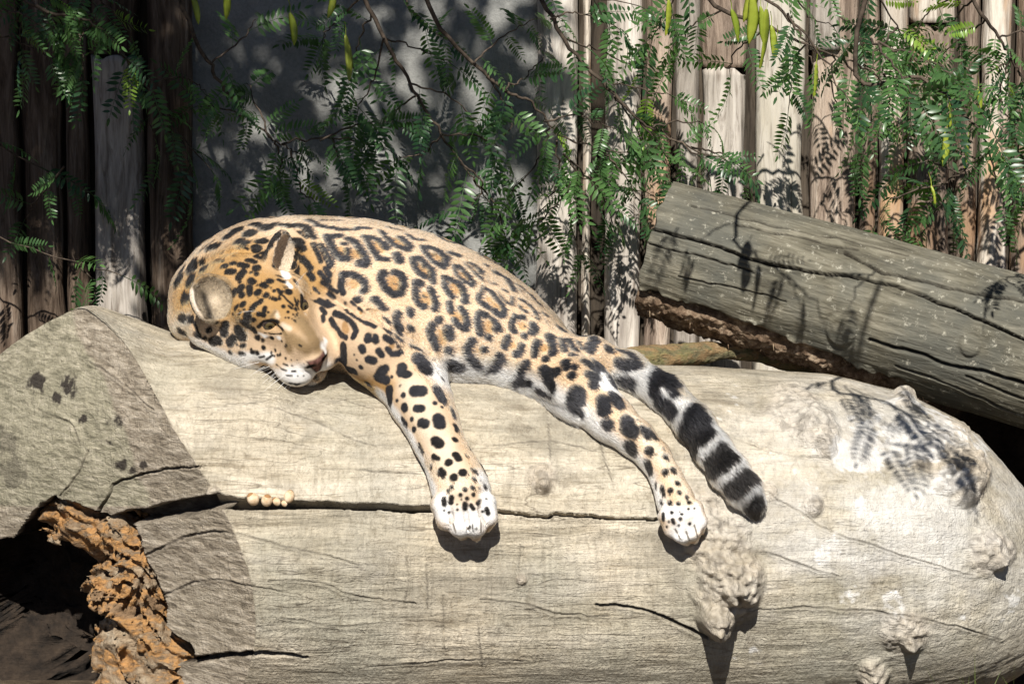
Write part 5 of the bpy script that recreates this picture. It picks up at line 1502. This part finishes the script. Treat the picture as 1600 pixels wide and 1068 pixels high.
def pod_geo(rng, L, W, beans=5):
    t = np.linspace(0, 1, 13); tw = rng.uniform(-1.6, 1.6); V = []; F = []
    for k, u in enumerate(t):
        w = W * math.sin(math.pi * min(1, .04 + .96 * u)) ** .55 * (0.9 if u < .9 else .7); a = tw * u
        dx, dy = math.cos(a), math.sin(a); c = np.array([.06 * L * math.sin(3 * u), 0, -L * u]); th = .0012 + .0022 * abs(math.sin(math.pi * beans * u))
        for s, h in ((-1, 0), (-.4, 1), (.4, 1), (1, 0), (.4, -1), (-.4, -1)):
            V.append(c + np.array([dx * s * w - dy * h * th, dy * s * w + dx * h * th, 0]))
    F = [tuple(f) for f in grid_faces(13, 6, True)]
    st = tube([np.array([0, 0, .03]), np.array([.002, 0, .012]), np.array([0, 0, -.004])], .0009, 4)
    return join_parts([(V, F), st])

def rot_from(d, roll):
    d = np.asarray(d, float) / np.linalg.norm(d)
    x = Vector(d.tolist()); up = Vector((0, 0, 1))
    y = up.cross(x)
    if y.length < .05: y = Vector((0, 1, 0))
    y.normalize(); z = x.cross(y)
    M = Matrix((x, y, z)).transposed()
    return (M @ Matrix.Rotation(roll, 3, 'X')).to_quaternion()

def make_branch(name, label, stems, seed, spacing=0.018, size=1.0, pods=(), young=0.03, group='branches overhanging the enclosure', skip=0.0):
    """stems: list of polylines of world points; the first is the main stem, leaves grow on the others and on its outer half"""
    rng = np.random.default_rng(seed)
    root = empty(name, np.asarray(stems[0][0]).tolist()); base = np.asarray(stems[0][0])
    tag(root, label, 'branch', None)
    for k, pts in enumerate(stems):
        c = catmull(pts, 7)
        c[1:-1] += rng.normal(0, .0025, c[1:-1].shape)
        r0 = .0052 if k == 0 else .0024
        V, F = tube(c - base, np.linspace(r0, .0010, len(c)), 6)
        st = mesh_obj('stem' if k == 0 else 'twig', V, F, TWIGM.m, root)
        seg = np.linalg.norm(np.diff(c, axis=0), axis=1); cum = np.r_[0, np.cumsum(seg)]; Lt = cum[-1]
        s = Lt * (0.55 if k == 0 else 0.12); j = 0
        while s < Lt:
            p = np.array([np.interp(s, cum, c[:, a]) for a in range(3)])
            i = min(np.searchsorted(cum, s), len(c) - 1); tg = c[i] - c[i - 1]; tg /= np.linalg.norm(tg) + 1e-9
            sd = np.array([-tg[2], 0, tg[0]]); sgn = 1 if j % 2 else -1
            d = tg * rng.uniform(.25, .9) + sd * sgn * rng.uniform(.5, 1.0) + np.array([0, rng.normal(-.25, .45), rng.uniform(-.65, .05)])
            if rng.random() > skip:
                me = LEAF_ME[8] if rng.random() < young else LEAF_ME[int(rng.integers(0, 8))]
                o = bpy.data.objects.new('leaf', me); COL.objects.link(o); o.parent = st
                o.location = (p - base).tolist(); o.rotation_mode = 'QUATERNION'; o.rotation_quaternion = rot_from(d, rng.normal(0.0, .75) + 0.75)
                sc = size * rng.uniform(.55, 1.05); o.scale = (sc, sc, sc)
            s += spacing * (2.5 if seed in (31, 32, 39) or seed > 50 else 3.6) * rng.uniform(.6, 1.5); j += 1
        # end leaf
        o = bpy.data.objects.new('leaf', LEAF_ME[int(rng.integers(0, 8))]); COL.objects.link(o); o.parent = st
        o.location = (c[-1] - base).tolist(); o.rotation_mode = 'QUATERNION'; o.rotation_quaternion = rot_from(c[-1] - c[-3] + np.array([0, 0, -.01]), 0.8); o.scale = (size * .9,) * 3
    for p, L in pods:
        V, F = pod_geo(rng, L, L * .13, int(rng.integers(4, 7)))
        o = mesh_obj('seed_pod', V, F, PODM, root); o.location = (np.asarray(p) - base).tolist(); o.rotation_euler = (rng.normal(0, .12), rng.normal(0, .15), rng.uniform(-.9, .9))
    return root
def pl(text, Y):
    """'x,y x,y' in photo pixels at depths running from Y[0] to Y[1]"""
    pts = [tuple(map(float, w.split(','))) for w in text.split()]
    ys = np.linspace(Y[0], Y[1], len(pts))
    return np.array([at(x, y, d) for (x, y), d in zip(pts, ys)])
def pd(px, py, Y, L):
    return (at(px, py, Y), L)
def build_branches():
    def B(name, label, texts, Y, seed, pods=(), **kw):
        make_branch(name, label, [pl(t, (Y[0], Y[1])) if i == 0 else pl(t, (Y[0] + .35 * (Y[1] - Y[0]) + .05 * ((i * 7) % 5 - 2) / 2, Y[1] + .06 * ((i * 3) % 5 - 2) / 2)) for i, t in enumerate(texts.split('|'))], seed, pods=[pd(*p) for p in pods], **kw)
    B('overhanging_branch', 'bright sunlit leafy branch hanging before the dark trunk slabs', '-40,-60 60,10 150,40 205,100|20,-40 30,40 40,100|70,-20 120,50 130,110|100,-40 170,10 205,60|-30,50 30,65 80,90|-30,10 20,20 70,45|40,-30 90,20 100,80|130,-30 150,20 120,70', (.30, .42), 31, spacing=.016, size=.9)
    B('overhanging_branch', 'leafy branch reaching down over the concrete wall toward the jaguar back', '260,-60 305,60 345,130 390,185 440,225 470,240|440,225 520,215 600,230|455,235 470,290 500,325|420,215 400,160 385,130|390,185 350,170 310,165|330,100 380,60 400,30|500,220 560,195 620,190|520,215 540,270|430,220 440,260 430,280', (.50, .66), 32, pods=[(298, -15, .5, .075), (352, -20, .48, .07), (453, 20, .48, .07), (540, 55, .5, .10), (522, -18, .48, .065)])
    B('overhanging_branch', 'dense dark branch hanging in front of the middle of the concrete wall', '540,-60 600,60 640,130 690,210 740,280 775,335|580,20 560,70 550,120|600,60 640,70 705,100|650,150 610,180 575,230|690,210 660,240 625,245|720,255 755,290 725,335|740,280 780,330 790,385|620,-20 660,40 700,60|560,0 520,40 505,60|640,130 700,150 745,190|600,60 580,130 560,170|690,210 750,215 790,240', (.56, .70), 33, spacing=.014)
    B('overhanging_branch', 'thick leafy branch hanging over the seam of concrete wall and slab fence', '640,-60 700,60 790,140 830,160 870,210 900,270|790,140 820,120 850,90|870,210 930,230 990,240|890,250 940,300 960,360|900,270 890,330 905,390|860,200 840,250 800,300|870,220 870,290 830,345|930,230 965,260 1000,315|740,100 780,60 835,30|880,240 920,280 1010,300|850,190 900,180 960,200|900,270 860,330 800,370|760,120 800,180 780,230', (.48, .66), 34, spacing=.013)
    B('overhanging_branch', 'leafy branch with its tips just above the upper end of the leaning log', '820,-60 880,60 960,150 1020,200 1080,230 1150,255|1020,200 1060,190 1115,200|1050,215 1100,255 1110,285|880,60 940,80 1000,110|930,120 1000,140 1050,150|860,30 900,20 960,40|1080,230 1130,240 1165,265|840,-20 900,-10 1000,10|960,150 990,190 1000,230|1000,190 1040,240 1050,275', (.50, .64), 35, spacing=.015)
    B('overhanging_branch', 'long branch with yellow pods crossing the top of the smooth grey plank', '1040,-60 1130,15 1200,40 1260,70 1340,100 1400,120|1130,15 1080,40 1050,90|1200,40 1150,80 1140,110|1260,70 1240,100 1232,170|1300,85 1300,140 1330,190|1340,100 1380,130 1400,190|1400,120 1460,130 1520,140|1280,-40 1320,30 1380,60|1350,-40 1400,40 1420,80|1060,-20 1040,20 1020,60|1320,95 1360,160 1350,230|1230,-40 1260,20 1300,40|1380,115 1430,170 1450,220', (.42, .60), 36, pods=[(1045, 0, .42, .075), (1143, 15, .45, .07), (1188, 10, .45, .075), (1205, 40, .46, .065), (1213, 62, .46, .04)], spacing=.014)
    B('overhanging_branch', 'branch with bright yellow pods hanging before the pale slabs above the leaning log', '1680,120 1600,180 1545,235 1500,270 1470,290|1545,235 1560,290 1575,330|1500,270 1450,250 1400,275|1490,280 1470,320 1440,365|1470,290 1400,305 1370,345|1600,180 1560,160 1500,170|1580,200 1600,260 1605,300|1530,250 1490,230 1480,190|1480,285 1490,330 1500,350', (.45, .60), 37, pods=[(1482, 150, .5, .07), (1478, 205, .5, .075), (1512, 215, .52, .065), (1528, 140, .5, .055), (1455, 290, .5, .04)], spacing=.019, young=.12)
    B('overhanging_branch', 'leafy branch filling the corner over the last bark slabs', '1480,-60 1540,30 1580,90 1600,130|1540,30 1500,60 1460,100|1580,90 1540,120 1500,175|1560,60 1600,50 1640,70|1500,-10 1450,20 1430,60|1580,90 1560,150 1585,200|1520,0 1480,40 1440,40|1590,110 1620,160 1610,210', (.44, .58), 38, spacing=.013)
    B('overhanging_branch', 'thin shaded branch in front of the dark trunk slabs', '60,-60 190,80 255,180 330,265|190,80 230,170 245,240|255,180 290,230 300,300|-60,190 40,250 140,300|-60,340 50,390 190,430|220,130 280,120 320,140|100,260 60,310 40,340|120,410 150,450 140,480', (.55, .72), 39, spacing=.024)
build_branches()

def toward_sun(p, t):
    return np.asarray(p) - SUN_DIR * t
def build_shade_branches():
    """branches above the frame whose shade falls on the leaning log and on the right of the big log"""
    ll = lambda x, y: at(x, y, LEAN_Y - 0.10)
    def up(pts, t):
        return np.array([toward_sun(p, t) for p in pts])
    top = np.array([.1, -.1, .5])
    s0 = up([ll(1150, 300), ll(1180, 370), ll(1250, 440), ll(1300, 520)], .72); s0 = np.vstack([s0[0] + top, s0])
    make_branch('overhanging_branch', 'branch above the enclosure whose pods shade the leaning log', [s0, up([ll(1370, 420), ll(1340, 450), ll(1330, 480)], .72), up([ll(1060, 300), ll(1050, 330), ll(1060, 350)], .75), up([ll(1215, 400), ll(1240, 440), ll(1250, 470)], .72)], 51, spacing=.09,
                pods=[(toward_sun(ll(1170, 340), .72), .10), (toward_sun(ll(1165, 375), .72), .09), (toward_sun(ll(1185, 395), .72), .11), (toward_sun(ll(1255, 470), .72), .06)])
    s1 = up([on_log(1300, 600), on_log(1390, 630), on_log(1450, 690), on_log(1490, 740)], .95); s1 = np.vstack([s1[0] + top, s1])
    make_branch('overhanging_branch', 'branch above the enclosure whose leaves dapple the white patched end of the log', [s1, up([on_log(1400, 610), on_log(1440, 650), on_log(1480, 720)], .98), up([on_log(1330, 605), on_log(1400, 640), on_log(1420, 680)], 1.0), up([on_log(1320, 600), on_log(1345, 640), on_log(1380, 690)], 1.0)], 52, spacing=.022, skip=.15)
    s2 = up([ll(1640, 390), ll(1590, 410), ll(1560, 440)], .6); s2 = np.vstack([s2[0] + top, s2])
    make_branch('overhanging_branch', 'small branch above the enclosure shading the lower stretch of the leaning log', [s2, up([ll(1570, 430), ll(1585, 450), ll(1600, 470)], .6)], 53, spacing=.02)
build_shade_branches()

def build_shade_tree():
    """the tree overhead that keeps the left of the back wall in shade"""
    rng = np.random.default_rng(77)
    tm = [frond_geo(rng, .15, 9, .036, .4, 1.5) for _ in range(5)]
    Vs, Fs, off = [], [], 0
    n = 0
    for _ in range(3000):
        x, y = rng.uniform(-220, 1640), rng.uniform(-120, 640)
        w = at(x, y, FY)
        dens = np.interp(x, [-220, 240, 330, 480, 700, 830, 900, 1000, 1640], [1.0, 1.0, .66, .30, .27, .28, .12, .0, .0])
        if 330 < x < 800 and y < 130: dens += .22
        if x < 300 and y > 350: dens = 0.0
        q = noise3(np.array([[x / 75.0, y / 95.0, 3.0]]), 1, 88, 2)[0] * .5 + .5
        lo = sstep(.5 - .62 * (dens - .5) - .12, .5 - .62 * (dens - .5) + .06, q) if dens < .95 else 1.0
        if rng.random() > lo * (.9 if dens > .9 else .5) * (0 if dens < .01 else 1): continue
        p = toward_sun(w, rng.uniform(2.1, 3.3))
        V, F = tm[int(rng.integers(0, 5))]
        a, b, c = rng.uniform(0, 6.28), rng.normal(0, .6), rng.normal(0, .6)
        M = np.array(Matrix.Rotation(a, 3, 'Z') @ Matrix.Rotation(b, 3, 'Y') @ Matrix.Rotation(c, 3, 'X'))
        Vs.append((V @ M.T) * rng.uniform(.8, 1.4) + p); Fs += [tuple(i + off for i in f) for f in F]; off += len(V); n += 1
        if n > 1500: break
    root = empty('shade_tree', (-2.6, -.9, GROUND_Z))
    b = np.array([-2.6, -.9, GROUND_Z])
    crown = mesh_obj('crown', np.vstack(Vs) - b, Fs, LEAFM, root); crown['kind'] = 'stuff'
    for pts, r in (([(-2.6, -.9, GROUND_Z), (-2.55, -.88, 1.2), (-2.4, -.85, 2.2), (-1.9, -.8, 2.9), (-1.2, -.8, 3.2), (-.2, -.75, 3.35), (.6, -.7, 3.4)], (.11, .02)), ([(-2.45, -.86, 2.0), (-1.9, -.6, 2.6), (-1.0, -.45, 2.85), (0, -.4, 3.0)], (.05, .012))):
        c = catmull(pts, 8); V, F = tube(c - b, np.linspace(r[0], r[1], len(c)), 12)
        V = V + .006 * np.stack([noise3(V, 14, k, 2) for k in (1, 2, 3)], 1)
        mesh_obj('trunk' if r[0] > .1 else 'limb', V, F, TWIGM.m, root)
    tag(root, 'tall tree standing beside the fence whose crown shades the concrete wall', 'tree')
build_shade_tree()

# ------------------------------------------------------------------ small things: nuts in the crack, grass at the foot of the log
def build_small():
    m = Mat('nut_shell'); n = m.noise(m.obj_co(), 90, 4, .6)
    m.color(m.ramp(n, [(0.3, (0.46, 0.30, 0.16)), (0.6, (0.66, 0.52, 0.36)), (0.8, (0.78, 0.68, 0.54))])); m.rough(.6, .3); m.bump(n, .4, .002)
    cap = Mat('nut_scar'); cap.color((0.30, 0.16, 0.07)); cap.rough(.8, .2)
    rng = np.random.default_rng(4)
    for px, py, r, ln, lab in ((395, 779, 9.5, 1.15, 'largest pale round nut in the long crack of the log'), (417, 781, 9, 1.1, 'tan nut second in the row lying in the log crack'), (432, 783, 6, 1.2, 'small nut between two larger ones in the log crack'),
                               (452, 775, 8.5, 1.25, 'pale upright nut at the end of the row in the log crack'), (444, 786, 4.5, 1.2, 'tiny nut tucked under the upright pale nut in the crack')):
        R = r / 830.0; p = on_log(px, py, R * .35)
        th = np.linspace(0.01, math.pi - .01, 14); ph = np.linspace(0, 2 * math.pi, 20, endpoint=False)
        V = np.array([[math.sin(t) * math.cos(a) * (1 - .16 * max(0, math.cos(t))), math.sin(t) * math.sin(a) * (1 - .16 * max(0, math.cos(t))), ln * math.cos(t)] for t in th for a in ph]) * R
        V += V * (.05 * noise3(V + px, 90, 5, 2))[:, None]
        root = empty('nut', p.tolist()); o = mesh_obj('shell', V, grid_faces(14, 20, True)[:, ::-1].copy(), m.m, root)
        k = V[:20 * 4] * 1.02; o2 = mesh_obj('scar', k, grid_faces(4, 20, True)[:, ::-1].copy(), cap.m, root)
        e = (rng.normal(0, .5), rng.normal(.6, .5), rng.uniform(0, 3)); root.rotation_euler = e
        tag(root, lab, 'nut', 'nuts in the crack of the log')
    gm = leaf_mat('grass_blade', (0.06, 0.11, 0.02), (0.20, 0.24, 0.07), (1.4, 1.5, .5))
    parts = []
    for i in range(420):
        x = rng.uniform(1380, 1760) if i < 300 else rng.uniform(-300, 1700)
        p = at(x, 1090, rng.uniform(-.62, -.42)); p[2] = GROUND_Z - .01
        L = rng.uniform(.06, .17) if x < 1490 else rng.uniform(.14, .29); lean = np.array([rng.normal(0, .4), rng.normal(0, .4), 1.0]); lean /= np.linalg.norm(lean)
        s = np.array([math.cos(i), math.sin(i), 0]) * .0022
        c = [p, p + lean * L * .5, p + lean * L * .85 + np.array([lean[0], lean[1], -.2]) * L * .25]
        parts.append(([c[0] - s, c[0] + s, c[1] + s * .8, c[1] - s * .8, c[2]], [(0, 1, 2, 3), (3, 2, 4)]))
    V, F = join_parts(parts)
    g = mesh_obj('grass', V, F, gm); g['kind'] = 'stuff'; tag(g, 'sparse green grass growing at the foot of the log', 'grass')
build_small()
